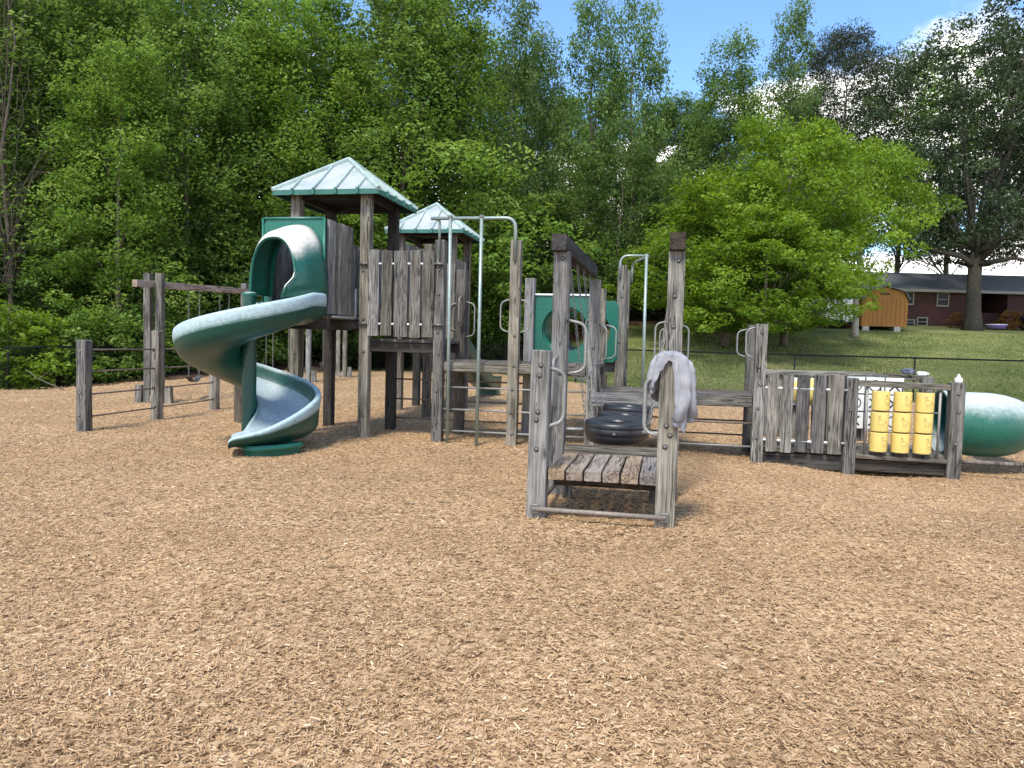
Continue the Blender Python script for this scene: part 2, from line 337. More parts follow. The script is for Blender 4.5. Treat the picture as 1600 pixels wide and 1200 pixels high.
def grid(xs, ys, fz):
    vs = [(x, y, fz(x, y)) for y in ys for x in xs]; n = len(xs)
    fs = [(j*n+i, j*n+i+1, (j+1)*n+i+1, (j+1)*n+i) for j in range(len(ys)-1) for i in range(n-1)]
    return vs, fs
def spaced(lo, hi, f):
    o = [lo]
    while o[-1] < hi: o.append(o[-1]+f(o[-1]))
    return o
ys = spaced(-12, 44, lambda y: .5 if y < 0 else max(.10, .016*y+.06)); xs = spaced(-46, 0, lambda x: max(.16, abs(x+.0)*.05)); xs = xs+[-x for x in xs[::-1] if x < -.01][0:]
xs = sorted(set(round(x, 3) for x in xs if x <= 42))
def mzz(x, y):
    d = inside(x, y)+.35*mnoise.noise(Vector((x*.7, y*.7, 0)))
    z = mz(x, y) if d > 0 else T(x, y)
    if d < .5: z = mz(x, y)-.22*sstep((.5-d)/.6)
    return z+ (.007*mnoise.noise(Vector((x*7, y*7, 1.))) if y < 12 and abs(x) < 9 else 0)
v, f = grid(xs, ys, mzz)
mk('mulch_ground', mesh('mulch_ground', v, f, True), mat=MULCH)['kind'] = 'structure'
xs2 = spaced(-160, 160, lambda x: 1.2 if -40 < x < 60 else 8); ys2 = spaced(-40, 260, lambda y: 1.0 if 14 < y < 70 else 6)
def lz(x, y):
    return T(x, y)-.10 + (.03*mnoise.noise(Vector((x*.4, y*.4, 9.))) if inside(x, y) < -1 else -.05)
v, f = grid(xs2, ys2, lz)
mk('lawn', mesh('lawn', v, f, True), mat=GRASS)['kind'] = 'structure'
# far ground out to the horizon
v, f = grid([-1500, -400, -160, 160, 400, 1500], [-1500, -400, -41, 259, 500, 2000], lambda x, y: -3.)
mk('far_ground', mesh('far_ground', v, f), mat=LITTER)['kind'] = 'structure'
# forest floor under the wood
def fz(x, y):
    yb = 24.5 if x < -12 else (24.5+(x+12)*3.6 if x < -7 else min(42.5+(x+7)*.25, 47.))
    yb += 1.0*mnoise.noise(Vector((x*.3, 5, 5)))
    xr = 20
    e = min((y-yb), (xr-x)*.5 + (y-46)*.4)
    return T(x, y)-.10+ (.07+.25*sstep(e/4)*(.6+.5*mnoise.noise(Vector((x*.5, y*.5, 2)))) if e > 0 else -.12)
xs3 = spaced(-110, 44, lambda x: .8 if x > -40 else 5); ys3 = spaced(20, 120, lambda y: .8 if y < 60 else 5)
v, f = grid(xs3, ys3, fz)
mk('forest_floor', mesh('forest_floor', v, f, True), mat=LITTER)['kind'] = 'structure'
# ------------------------------------------------------------------ loose chips (nobody could count them)
def chips():
    P = []
    def band(ya, yb, n, s0, s1):
        for _ in range(n):
            y = math.sqrt(random.uniform(ya*ya, yb*yb)); x = random.uniform(-.80, .80)*(y+.6)
            if inside(x, y) < .2: continue
            P.append((x, y, random.uniform(s0, s1)))
    band(1.9, 3.6, 52000, .008, .027); band(3.6, 6., 80000, .008, .027); band(6., 10., 100000, .010, .030); band(10., 17., 66000, .018, .042); band(17, 30, 34000, .03, .06)
    n = len(P); co = np.empty((n, 3)); rot = np.empty((n, 3)); scl = np.empty((n, 3)); ti = np.empty(n)
    for i, (x, y, s) in enumerate(P):
        co[i] = (x, y, mz(x, y)+ .004+random.random()*.010)
        rot[i] = (random.gauss(0, .32), random.gauss(0, .30), random.uniform(0, 6.283))
        asp = random.uniform(.14, .40); big = 1.7 if random.random() < .010 else 1.
        scl[i] = (s*big, s*asp*big, s*random.uniform(.06, .2)+.0015); ti[i] = min(1, max(0, random.gauss(.5, .21)+.16*mnoise.noise(Vector((x*1.3, y*1.3, 4)))+.12*mnoise.noise(Vector((x*.4, y*.4, 8)))+(.35 if big > 1 and random.random() < .4 else 0)))
    me = bpy.data.meshes.new('wood_chips'); me.vertices.add(n); me.vertices.foreach_set('co', co.ravel())
    for nm, ty, a in (('rot', 'FLOAT_VECTOR', rot), ('scl', 'FLOAT_VECTOR', scl), ('tint', 'FLOAT', ti)):
        q = me.attributes.new(nm, ty, 'POINT'); q.data.foreach_set('vector' if ty[-1] == 'R' else 'value', a.ravel())
    o = mk('wood_chips', me); o['kind'] = 'stuff'; tag(o, 'loose tan and brown wood chips scattered over the playground surface', 'mulch')
    g = bpy.data.node_groups.new('scatter_chips', 'GeometryNodeTree')
    g.interface.new_socket('Geometry', in_out='INPUT', socket_type='NodeSocketGeometry'); g.interface.new_socket('Geometry', in_out='OUTPUT', socket_type='NodeSocketGeometry')
    gi = g.nodes.new('NodeGroupInput'); go = g.nodes.new('NodeGroupOutput')
    cone = g.nodes.new('GeometryNodeMeshCone'); cone.inputs['Vertices'].default_value = 5; cone.inputs['Radius Top'].default_value = .34; cone.inputs['Radius Bottom'].default_value = .5; cone.inputs['Depth'].default_value = 1
    tr = g.nodes.new('GeometryNodeTransform'); tr.inputs['Rotation'].default_value = (0, math.pi/2, .0)
    sm = g.nodes.new('GeometryNodeSetMaterial'); sm.inputs['Material'].default_value = CHIP
    ip = g.nodes.new('GeometryNodeInstanceOnPoints')
    na = g.nodes.new('GeometryNodeInputNamedAttribute'); na.data_type = 'FLOAT_VECTOR'; na.inputs[0].default_value = 'rot'
    ns = g.nodes.new('GeometryNodeInputNamedAttribute'); ns.data_type = 'FLOAT_VECTOR'; ns.inputs[0].default_value = 'scl'
    e2r = g.nodes.new('FunctionNodeEulerToRotation')
    g.links.new(cone.outputs[0], tr.inputs[0]); g.links.new(tr.outputs[0], sm.inputs[0]); g.links.new(sm.outputs[0], ip.inputs['Instance'])
    g.links.new(gi.outputs[0], ip.inputs['Points']); g.links.new(na.outputs[0], e2r.inputs[0]); g.links.new(e2r.outputs[0], ip.inputs['Rotation']); g.links.new(ns.outputs[0], ip.inputs['Scale'])
    g.links.new(ip.outputs[0], go.inputs[0])
    md = o.modifiers.new('scatter', 'NODES'); md.node_group = g
chips()
# ------------------------------------------------------------------ trees
LEAF_GRASS = None
def leaves(C, S, tint, up=.5, shape=.55):
    """C (n,3) centres, S (n) sizes -> verts and quads of folded leaf sprays"""
    n = len(C); nr = rng.normal(size=(n, 3)); nr /= np.linalg.norm(nr, axis=1)[:, None]; nr[:, 2] = np.abs(nr[:, 2]); nr += np.array([0, 0, up]); nr /= np.linalg.norm(nr, axis=1)[:, None]
    a = rng.normal(size=(n, 3)); a -= nr*(a*nr).sum(1)[:, None]; a /= np.linalg.norm(a, axis=1)[:, None]; b = np.cross(nr, a)
    s = S[:, None]; sh = shape*rng.uniform(.75, 1.25, size=(n, 1))
    V = np.stack([C-a*s*.5, C+b*s*sh*.5+nr*s*.12+a*s*.05, C+a*s*.5-nr*s*.10, C-b*s*sh*.5+nr*s*.12+a*s*.05], 1).reshape(-1, 3)
    return V
def quadmesh(name, V, tint):
    nq = len(V)//4; me = bpy.data.meshes.new(name); me.vertices.add(4*nq); me.vertices.foreach_set('co', V.astype(np.float32).ravel())
    me.loops.add(4*nq); me.loops.foreach_set('vertex_index', np.arange(4*nq, dtype=np.int32)); me.polygons.add(nq); me.polygons.foreach_set('loop_start', np.arange(0, 4*nq, 4, dtype=np.int32))
    me.update(calc_edges=True); me.validate()
    at = me.attributes.new('tint', 'FLOAT', 'FACE'); at.data.foreach_set('value', tint.astype(np.float32)); return me
def crown_points(Hh, base, R, prof, ncl, lobes, seed, core=.25):
    r = random.Random(seed); ph = [r.uniform(0, 6.28) for _ in range(6)]; out = []
    # limbs carry clumps: several clump families give the crown its uneven outline and gaps
    while len(out) < ncl:
        t = r.random(); z = base+(Hh-base)*t; a = r.uniform(0, 6.283)
        lob = 1+lobes*(.6*math.sin(2*a+ph[0]+5*t)+.5*math.sin(3*a+ph[1]-9*t)+.4*math.sin(5*a+ph[2]+17*t))
        nz = mnoise.noise(Vector((math.cos(a)*1.6, math.sin(a)*1.6, z*.42+seed)))
        rr = R*prof(t)*max(.25, lob+nz*.55); q = (core+(1-core)*math.sqrt(r.random()))
        if r.random() > .35+prof(t): continue
        out.append((math.cos(a)*rr*q, math.sin(a)*rr*q, z+r.uniform(-.2, .2), q))
    return out
def make_tree(seed, Hh, base, R, prof, ncl, nl, cs, ls, lobes=.22, trunk=.2, tlean=0, flat=.55, up=.5, core=.25, nlimb=16, fork=.0, drop=0., shape=.55):
    r = random.Random(seed); cl = crown_points(Hh, base, R, prof, ncl, lobes, seed, core)
    Cs = []; Ss = []; Ts = []
    for (x, y, z, q) in cl:
        n = int(nl*r.uniform(.6, 1.4)); s = cs*r.uniform(.6, 1.35)
        d = rng.normal(size=(n, 3)); d /= np.linalg.norm(d, axis=1)[:, None]; rad = rng.uniform(.35, 1, size=(n, 1))**.6
        p = d*rad*s; p[:, 2] = p[:, 2]*flat+s*.1; 
        if drop: p[:, 2] -= drop*(np.hypot(p[:, 0], p[:, 1])**2)/s
        Cs.append(p+np.array([x, y, z])); Ss.append(rng.uniform(.6, 1.25, n)*ls)
        Ts.append(np.clip(r.gauss(.45, .20)+rng.normal(0, .10, n)+.30*(p[:, 2]/s), 0, 1))  # clump tops go lighter: sunlit tops put into the leaf tint
    C = np.concatenate(Cs); S = np.concatenate(Ss); Tn = np.concatenate(Ts)
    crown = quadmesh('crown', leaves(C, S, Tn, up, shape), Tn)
    parts = []; k = 9; tp = [Vector((tlean*Hh*(i/(k-1))**1.5+.02*Hh*math.sin(i*1.3+seed)*(i/(k-1)), .015*Hh*math.cos(i*1.7+seed)*(i/(k-1)), Hh*.93*i/(k-1))) for i in range(k)]
    rad = [trunk*(1.55 if i == 0 else 1.05)*(1-i/(k-1)*.93) for i in range(k)]
    tp.insert(1, Vector((0, 0, .05*Hh*.5))); rad.insert(1, trunk*1.12)
    if not fork: parts.append(sweep(tp, rad, 9))
    else:
        fz_ = fork*Hh; parts.append(sweep([(0, 0, -.3), (0, 0, .25*fz_), (0.02*Hh, 0, .6*fz_), (.01*Hh, 0, fz_), (.0, 0, fz_*1.25)], [trunk*1.7, trunk*1.08, trunk*.95, trunk*1.0, trunk*.5], 12))
    tgt = r.sample(cl, min(nlimb, len(cl)))
    for (x, y, z, q) in tgt:
        hz = max(.18*Hh, z-r.uniform(.12, .25)*Hh-.5*math.hypot(x, y)) if not fork else fork*Hh*r.uniform(.85, 1.1)
        hz = max(.01*Hh, min(hz, z-.02*Hh)); i = min(k-1, int(hz/(Hh*.93)*(k-1))); st = tp[i+1].copy() if not fork else Vector((0, 0, hz)); st.z = hz
        if not fork: st.x = tlean*Hh*(hz/Hh)**1.5
        en = Vector((x, y, z)); mid = st.lerp(en, .5)+Vector((r.uniform(-.05, .05)*Hh, r.uniform(-.05, .05)*Hh, (.06 if not fork else -.02)*Hh)); r1 = trunk*(.34 if not fork else .52)*r.uniform(.6, 1.)*max(.25, 1-hz/Hh*.8)
        pts = [st*(1-s_)**2+mid*2*s_*(1-s_)+en*s_*s_+Vector((r.uniform(-1, 1), r.uniform(-1, 1), r.uniform(-1, 1)))*(.012*Hh if 0 < s_ < 1 else 0) for s_ in (0, .17, .34, .5, .67, .84, 1)]
        parts.append(sweep(pts, [r1, r1*.85, r1*.7, r1*.55, r1*.4, r1*.26, r1*.12], 5))
        for _ in range(3):
            s0 = pts[r.choice((2, 3, 4))]; dd = Vector((r.uniform(-1, 1), r.uniform(-1, 1), r.uniform(-.1, .9)))*.11*Hh
            parts.append(sweep([s0, s0+dd*.5+Vector((0, 0, .01*Hh)), s0+dd], [r1*.36, r1*.22, r1*.07], 4))
    V, F = joined(parts); return crown, fixn(mesh('trunk', V, F, True))
tall = lambda t: (.55+.45*math.sin(min(1, t*1.6)*math.pi/2)) * (1-max(0, t-.45)/.55*.72)
colm = lambda t: .6+.4*math.sin(min(1, t*2.)*math.pi/2)-max(0, t-.5)*1.15
dome = lambda t: math.sqrt(max(0., 1-(max(0., t-.25)/.76)**2))*(.75+.25*min(1, t*4))
wide = lambda t: math.sqrt(max(0., 1-abs(t*2-.85)**2.4/1.9))
pine = lambda t: (.45+.55*math.sin(min(1, t*1.25)*math.pi/2))*(1-max(0, t-.72)/.28*.75)
PROT = {
 'tall_a': make_tree(11, 22, 1.2, 4.6, tall, 360, 100, 1.15, .25, trunk=.24, flat=.75),
 'tall_b': make_tree(12, 23, 1.5, 4.2, tall, 340, 100, 1.2, .25, trunk=.22, lobes=.3, flat=.75),
 'tall_c': make_tree(13, 20, .6, 4.9, tall, 370, 100, 1.1, .24, trunk=.2, lobes=.26, flat=.7),
 'pop_a': make_tree(21, 22, 2., 3.3, colm, 260, 70, 1.05, .25, trunk=.22, lobes=.34, flat=.8, up=.1),
 'pop_b': make_tree(22, 20, 2., 3.8, colm, 260, 70, 1.05, .25, trunk=.22, lobes=.38, flat=.8, up=.1),
 'under': make_tree(31, 10, 1.7, 5.6, dome, 250, 86, .85, .20, trunk=.13, lobes=.25, flat=.42),
 'maple_a': make_tree(41, 9.6, 1.9, 4.7, dome, 300, 100, .72, .185, trunk=.17, lobes=.2, flat=.55, up=.35, nlimb=22),
 'maple_b': make_tree(42, 8.2, 1.5, 4.2, dome, 260, 100, .68, .185, trunk=.15, lobes=.24, flat=.55, up=.35, nlimb=20),
 'maple_c': make_tree(43, 9.6, 5.0, 4.1, dome, 230, 100, .72, .185, trunk=.2, lobes=.2, flat=.55, up=.35, nlimb=20),
 'oak': make_tree(51, 21, 5.0, 9.2, wide, 640, 95, 1.15, .26, trunk=.60, lobes=.3, flat=.5, core=.35, nlimb=34, fork=.25),
 'pine': make_tree(61, 20, 5, 4.3, pine, 560, 130, 1.05, .21, trunk=.26, lobes=.28, flat=.55, up=0., shape=.3, nlimb=18),
 'feather': make_tree(71, 17, 5, 6.5, wide, 250, 60, 1.1, .25, trunk=.2, lobes=.35, flat=.5, nlimb=22),
 'bare': make_tree(91, 17, 4, 2.0, tall, 70, 16, .7, .2, trunk=.095, lobes=.4, nlimb=56),
 'shrub': make_tree(81, 2.4, .1, 1.5, dome, 70, 60, .36, .15, trunk=.03, lobes=.3, nlimb=12, flat=.7),
 'sapling': make_tree(82, 5.5, .4, 1.7, tall, 90, 56, .5, .17, trunk=.05, lobes=.35, nlimb=12),
}
def tree(kind, x, y, sc_, mat, label, cat='tree', group=None, rz=None, bark=None, sxy=1., name=None):
    y_ = y
    while y > 20 and inside(x, y) > -.9: x *= 1.01; y *= 1.01
    sc_ *= y/y_
    z = T(x, y)-.08
    nm = name or {'shrub': 'shrub', 'sapling': 'sapling', 'oak': 'oak_tree', 'pine': 'pine_tree', 'maple_a': 'maple_tree', 'maple_b': 'maple_tree', 'maple_c': 'maple_tree'}.get(kind, 'broadleaf_tree')
    e = empty(nm, (x, y, z), label, cat, group, random.uniform(0, 6.28) if rz is None else rz); e.scale = (sc_*sxy, sc_*sxy, sc_)
    c, tr = PROT[kind]; mk('crown', c, e, mat=mat); mk('trunk', tr, e, mat=bark or BARK); return e
def TOP(kind, x, y, ytop):
    c = PROT[kind][0]; n = len(c.vertices); a = np.empty(n*3, np.float32); c.vertices.foreach_get('co', a); zmax = np.percentile(a.reshape(-1, 3)[:, 2], 99.7)
    px = 800+1170*x/y; hz = 535.6+(px-800)*.026
    return (1.55+(hz-ytop)*y/1170.-T(x, y)+.08)/zmax
def PX(px, y):   # where the line of sight through picture column px (at the horizon) is, y metres ahead
    return (px-800)/1170.*y
G1 = 'tall trees of the wood behind the playground'
front = [
 (-95, 27, 'tall_b', -90, LEAF_MID, 'tall green tree just outside the left edge, past the bright shrub', 1.),
 (28, 29.5, 'tall_a', -60, LEAF_MID, 'tall tree at the far left edge with bare grey twigs low on its pale trunk', 1.),
 (185, 27.5, 'tall_c', 78, LEAF_LUSH, 'bright yellow-green leafy tree left of the slide, foliage down to the ground', 1.1),
 (150, 33, 'tall_a', -60, LEAF_MID, 'tall dull green tree rising behind the bright one at the left', 1.),
 (290, 31, 'tall_b', -40, LEAF_MID, 'tall mid green tree rising behind the swing beam', 1.),
 (395, 28.5, 'tall_c', 62, LEAF_LUSH, 'dense green tree directly behind the hooded slide entrance', 1.05),
 (420, 35, 'tall_b', -5, LEAF_LUSH, 'tall tree whose top touches the white cloud from the left', .9),
 (505, 36, 'tall_a', 22, LEAF_LUSH, 'tall tree with its top right under the white cloud', .8),
 (620, 37, 'tall_a', -50, LEAF_MID, 'very tall broad tree above the near tower roof', .95),
 (705, 40, 'tall_b', -15, LEAF_LUSH, 'tall tree whose top leaves the picture above the far tower roof', .8),
 (788, 46, 'pop_b', 8, LEAF_POP, 'cool green tree whose top shows against blue sky above the metal arch', .62),
 (838, 50, 'pop_a', 62, LEAF_POP, 'narrow tree with a low notch of sky beside it, above the leaning beam', .6),
 (912, 47, 'pop_a', 12, LEAF_POP, 'left one of the twin pointed trees against the blue sky', .62),
 (975, 48, 'pop_b', 12, LEAF_POP, 'right one of the twin pointed trees against the blue sky', .62),
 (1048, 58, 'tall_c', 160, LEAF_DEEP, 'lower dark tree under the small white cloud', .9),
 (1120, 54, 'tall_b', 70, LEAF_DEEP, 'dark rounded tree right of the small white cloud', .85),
 (1212, 53, 'pop_a', 18, LEAF_POP, 'narrow tree with a tall pointed top, left of the pine', .6),
]
for px, y, k, yt, m_, lb, q in front:
    s_ = TOP(k, PX(px, y), y, yt); tree(k, PX(px, y), y, s_, m_, lb, group=G1, sxy=q/(s_*.9)**.5 if q < .9 else 1.)
tree('bare', PX(14, 26.2), 26.2, 1.0, LEAF_MID, 'thin pale trunk with many bare grey twigs at the left edge', bark=BARK, name='bare_tree')
back = [(-40, 36, -60), (20, 42, -60), (90, 36, -80), (150, 44, -60), (215, 38, -60), (270, 46, -10), (350, 40, -60), (430, 45, 10), (540, 48, 60), (640, 52, -20), (740, 56, 60), (815, 60, 110), (880, 60, 165), (950, 60, 120), (1010, 66, 170), (1080, 64, 170), (1160, 66, 150), (-130, 46, -60), (1240, 66, 160)]
for i, (px, y, yt) in enumerate(back):
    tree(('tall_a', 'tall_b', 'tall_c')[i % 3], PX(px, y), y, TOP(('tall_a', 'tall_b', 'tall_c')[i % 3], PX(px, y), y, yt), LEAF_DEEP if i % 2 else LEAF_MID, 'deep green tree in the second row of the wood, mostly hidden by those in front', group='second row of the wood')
tree('under', PX(645, 41), 41, TOP('under', PX(645, 41), 41, 192), LEAF_LUSH, 'low spreading bright tree between and behind the two tower roofs', sxy=1.05)
tree('under', PX(800, 46), 46, TOP('under', PX(800, 46), 46, 300), LEAF_MID, 'low bushy tree behind the metal arch and its poles')
tree('under', PX(530, 41), 41, TOP('under', PX(530, 41), 41, 225), LEAF_MID, 'low spreading tree behind the near tower posts')
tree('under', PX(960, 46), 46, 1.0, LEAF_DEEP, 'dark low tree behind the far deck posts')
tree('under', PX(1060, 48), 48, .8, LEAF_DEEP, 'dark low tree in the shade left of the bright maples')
def tt(k, px, y, yt, *a, **kw): return tree(k, PX(px, y), y, TOP(k, PX(px, y), y, yt), *a, **kw)
tt('maple_a', 1222, 39.5, 198, LEAF_BRIGHT, 'large bright green maple with two thin trunks left of the white trailer', rz=.4, sxy=.88)
tt('maple_b', 1130, 39, 285, LEAF_BRIGHT, 'bright green maple, leftmost of the group on the lawn', rz=2.1, sxy=1.25)
tt('maple_c', 1332, 43.5, 228, LEAF_BRIGHT, 'bright green maple with a leaning pale trunk beside the orange shed', rz=3.6, bark=BARKP, sxy=.80)
tt('maple_b', 1190, 36.0, 330, LEAF_BRIGHT, 'small low-branched maple in front of the large one', rz=5., sxy=1.15)
tt('oak', 1514, 49, 55, LEAF_OAK, 'huge dark oak with a massive flared trunk in front of the brick house', rz=1.2, sxy=.78, bark=BARKD)
tt('oak', 1730, 54, -40, LEAF_OAK, 'second dark oak past the right edge of the picture', rz=3.2)
tt('pine', 1297, 58, 64, LEAF_PINE, 'grey-green pine with a rounded top against the sky')
tt('feather', 1392, 62, 108, LEAF_MID, 'airy light tree behind the house, left of the big oak')
tt('feather', 1470, 72, 112, LEAF_MID, 'airy tree far behind the oak, lower than the pine')
G2 = 'brush along the edge of the wood'
for i, (px, y, s, m_) in enumerate([(20, 23.8, 1.0, LEAF_BRIGHT), (-35, 23.5, 1.1, LEAF_BRIGHT), (85, 25.6, .9, LEAF_MID), (130, 25.5, .85, LEAF_MID), (180, 26, .95, LEAF_MID), (235, 27, 1.1, LEAF_MID), (290, 27.5, 1.0, LEAF_DEEP), (340, 28, 1.1, LEAF_DEEP), (395, 29.5, 1.1, LEAF_MID), (450, 30.5, 1.2, LEAF_DEEP), (505, 33, 1.2, LEAF_DEEP), (545, 41, 1.5, LEAF_BRIGHT), (770, 44, .9, LEAF_LUSH), (600, 42, 1.3, LEAF_DEEP), (680, 44, 1.3, LEAF_DEEP), (880, 50, 1.3, LEAF_DEEP), (940, 50, 1.2, LEAF_DEEP), (1010, 49, 1.3, LEAF_DEEP), (1075, 47, 1.4, LEAF_DEEP), (1130, 46, 1.1, LEAF_DEEP)]):
    lb = {0: 'big-leaved bright green shrub at the left edge behind the mulch', 11: 'light green bush seen under the near tower between its posts', 12: 'light green bush on the grass behind the climbing poles'}.get(i, ('green undergrowth shrub at the foot of the wood behind the low rail and swing posts' if px < 420 else 'green undergrowth shrub at the foot of the wood behind the towers' if px < 700 else 'dark shaded shrub at the foot of the wood right of the towers'))
    tree('shrub', PX(px, y), y, s, m_, lb, 'shrub', None if i in (0, 11, 12) else G2, sxy=1.15)
for i, (px, y, s) in enumerate([(60, 27, .9), (150, 29, 1.1), (250, 29, 1.), (345, 31, 1.1), (440, 33, 1.1), (520, 37, 1.1), (620, 42, 1.), (700, 46, 1.), (830, 52, .9), (900, 54, 1.), (985, 52, 1.), (1050, 51, .9)]):
    tree('sapling', PX(px, y), y, s, LEAF_MID if i % 3 else LEAF_DEEP, 'slim young tree growing in the shade at the edge of the wood', 'sapling', 'young trees at the edge of the wood', sxy=1.2)
# thick distant growth that closes the wood, too deep in shade to tell plants apart
def far_mass():
    Cs = []; n = 26000
    x = rng.uniform(-75, 30, n); y = 70+rng.uniform(-4, 6, n)-np.clip((-x-10)*.35, 0, 18); z = rng.uniform(0, 1, n)**1.2*(11+3*np.sin(x*.3))+1.
    S = rng.uniform(.6, 1.1, n); t = rng.uniform(.1, .6, n); C = np.stack([x, y, z], 1)
    o = mk('distant_wood', quadmesh('distant_wood', leaves(C, S, t), t), mat=LEAF_DEEP); tag(o, 'dark mass of growth deep in the wood', 'woodland', kind='stuff')
far_mass()
def tufts():
    m = leafmat('grass_blades', (.13, .175, .05), (.235, .275, .095), (.36, .36, .17), .45); n = 90000; C = np.empty((n, 3)); k = 0; r = random.Random(5)
    while k < n:
        y = 22+26*r.random()**1.6; x = r.uniform(-9, 24)*(y/26.)
        d = inside(x, y)
        if d > .25 or (d > -.1 and r.random() < .6): continue
        if y > 46 or (x < 3 and y > 43.5): continue
        C[k] = (x, y, T(x, y)-.10+.03*mnoise.noise(Vector((x*.4, y*.4, 9.)))+.03); k += 1
    S = rng.uniform(.05, .13, n); tt_ = np.clip(rng.normal(.5, .2, n)+.3*np.sin(C[:, 0]*.9)*np.sin(C[:, 1]*.7), 0, 1)
    nr = rng.normal(size=(n, 3))*.35; a = nr+np.array([0, 0, 1.]); a /= np.linalg.norm(a, axis=1)[:, None]; b = np.cross(a, rng.normal(size=(n, 3))); b /= np.linalg.norm(b, axis=1)[:, None]
    s_ = S[:, None]; V = np.stack([C-a*s_*.4, C+b*s_*.22, C+a*s_*.7, C-b*s_*.22], 1).reshape(-1, 3)
    o = mk('grass_tufts', quadmesh('grass_tufts', V, tt_), mat=m); tag(o, 'short mown grass blades on the lawn beyond the playground edge', 'grass', kind='stuff')
tufts()
# ------------------------------------------------------------------ play structure, built in its own grid (u to the right, v away)
PS = empty('play_structure', (0, 0, 0), 'weathered grey timber play structure with green slide, roofed towers, decks and tyre bridge', 'play structure', rz=-AZ)
U = [-4.66+1.17*i for i in range(-1, 7)]  # u-1 .. u6
Um1, U0, U1, U2, U3, U4, U5, U6 = U; U3 = -1.11; U4 = .04; U5 = 1.25; U6 = 2.46; U7 = 3.77; U2 = -2.28; U1 = -3.45
V0, V1, V2, V3, V4, V5 = 11., 12.2, 13.35, 14.45, 15.68, 16.85
PW = .155
def gz(u, v): p = W(u, v); return mz(p.x, p.y)
def part(name, label=None, parent=None):
    o = bpy.data.objects.new(name, None); COL.objects.link(o); o.parent = parent or PS
    if label: o['label'] = label
    return o
_bolt = None
def bolts(parent, pts, nrm, r=.017):
    """domed bolt heads standing on a timber, one mesh"""
    P = []
    n = Vector(nrm).normalized(); a = n.orthogonal().normalized(); b = n.cross(a)
    for p in pts:
        p = Vector(p); vs = []; fs = []
        for k, (rr, h) in enumerate(((1, 0), (.92, .45), (.5, .8))):
            for j in range(8):
                q = j*math.pi/4; vs.append(p+(a*math.cos(q)+b*math.sin(q))*r*rr+n*h*r)
        vs.append(p+n*r*.88)
        for k in range(2):
            for j in range(8): fs.append((k*8+j, k*8+(j+1) % 8, (k+1)*8+(j+1) % 8, (k+1)*8+j))
        for j in range(8): fs.append((16+j, 16+(j+1) % 8, 24))
        P.append((vs, fs))
    V_, F_ = joined(P); return mk('bolt', fixn(mesh('bolt', V_, F_, True)), parent, mat=BOLT)
def post(u, v, h, mat=WOOD, lean=(0, 0), w=PW, z0=None, bl=None, label=None, d=None):
    z0 = gz(u, v)-.25 if z0 is None else z0
    o = timber('post', (u, v, z0), (u+lean[0], v+lean[1], h), w, d or w, mat, PS, side=(0, 1, 0))
    if label: o['label'] = label
    if bl is not None:
        for z in bl:
            k = (z-z0)/(h-z0)
            q = mk('bolt', BOLTM, o, (random.uniform(-.02, .02), -(d or w)/2-.001, (z-z0)), (math.pi/2, 0, 0)); 
    return o
bv, bf = [], []
for k, (rr, h) in enumerate(((1, 0), (.92, .45), (.5, .8))):
    for j in range(8): bv.append((rr*.018*math.cos(j*math.pi/4), rr*.018*math.sin(j*math.pi/4), h*.018))
bv.append((0, 0, .016))
for k in range(2):
    for j in range(8): bf.append((k*8+j, k*8+(j+1) % 8, (k+1)*8+(j+1) % 8, (k+1)*8+j))
for j in range(8): bf.append((16+j, 16+(j+1) % 8, 24))
k0 = len(bv); bv += [(.0235*math.cos(j*math.pi/5), .0235*math.sin(j*math.pi/5), .0012) for j in range(10)]; bf.append(tuple(range(k0, k0+10)))
BOLTM = mesh('bolt', bv, bf, False); BOLTM.materials.append(BOLT); BOLTM.materials.append(DARKM); BOLTM.polygons[len(bf)-1].material_index = 1
# posts of the towers and decks
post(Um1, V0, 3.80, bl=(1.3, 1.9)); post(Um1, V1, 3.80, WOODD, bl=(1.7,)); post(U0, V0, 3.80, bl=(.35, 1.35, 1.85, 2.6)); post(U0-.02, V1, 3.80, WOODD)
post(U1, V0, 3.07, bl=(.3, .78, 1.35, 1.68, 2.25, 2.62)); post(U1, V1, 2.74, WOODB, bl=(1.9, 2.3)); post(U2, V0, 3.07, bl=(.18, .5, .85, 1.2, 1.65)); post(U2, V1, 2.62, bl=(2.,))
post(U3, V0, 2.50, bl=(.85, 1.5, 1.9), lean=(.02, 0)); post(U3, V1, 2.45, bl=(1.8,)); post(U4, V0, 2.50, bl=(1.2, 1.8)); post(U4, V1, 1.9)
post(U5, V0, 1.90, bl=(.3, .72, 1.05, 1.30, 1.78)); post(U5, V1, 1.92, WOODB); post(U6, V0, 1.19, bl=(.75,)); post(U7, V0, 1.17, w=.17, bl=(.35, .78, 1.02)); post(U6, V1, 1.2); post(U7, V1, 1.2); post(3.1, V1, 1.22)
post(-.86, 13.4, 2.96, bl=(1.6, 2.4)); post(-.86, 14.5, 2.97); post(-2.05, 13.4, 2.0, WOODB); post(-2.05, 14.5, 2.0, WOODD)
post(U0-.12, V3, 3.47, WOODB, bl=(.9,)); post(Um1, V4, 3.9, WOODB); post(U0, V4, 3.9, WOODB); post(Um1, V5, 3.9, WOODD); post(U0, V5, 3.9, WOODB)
post(-1.95, 18.6, 1.05, WOODD, w=.11); post(-1.3, 15.6, .95, WOODD, w=.1)
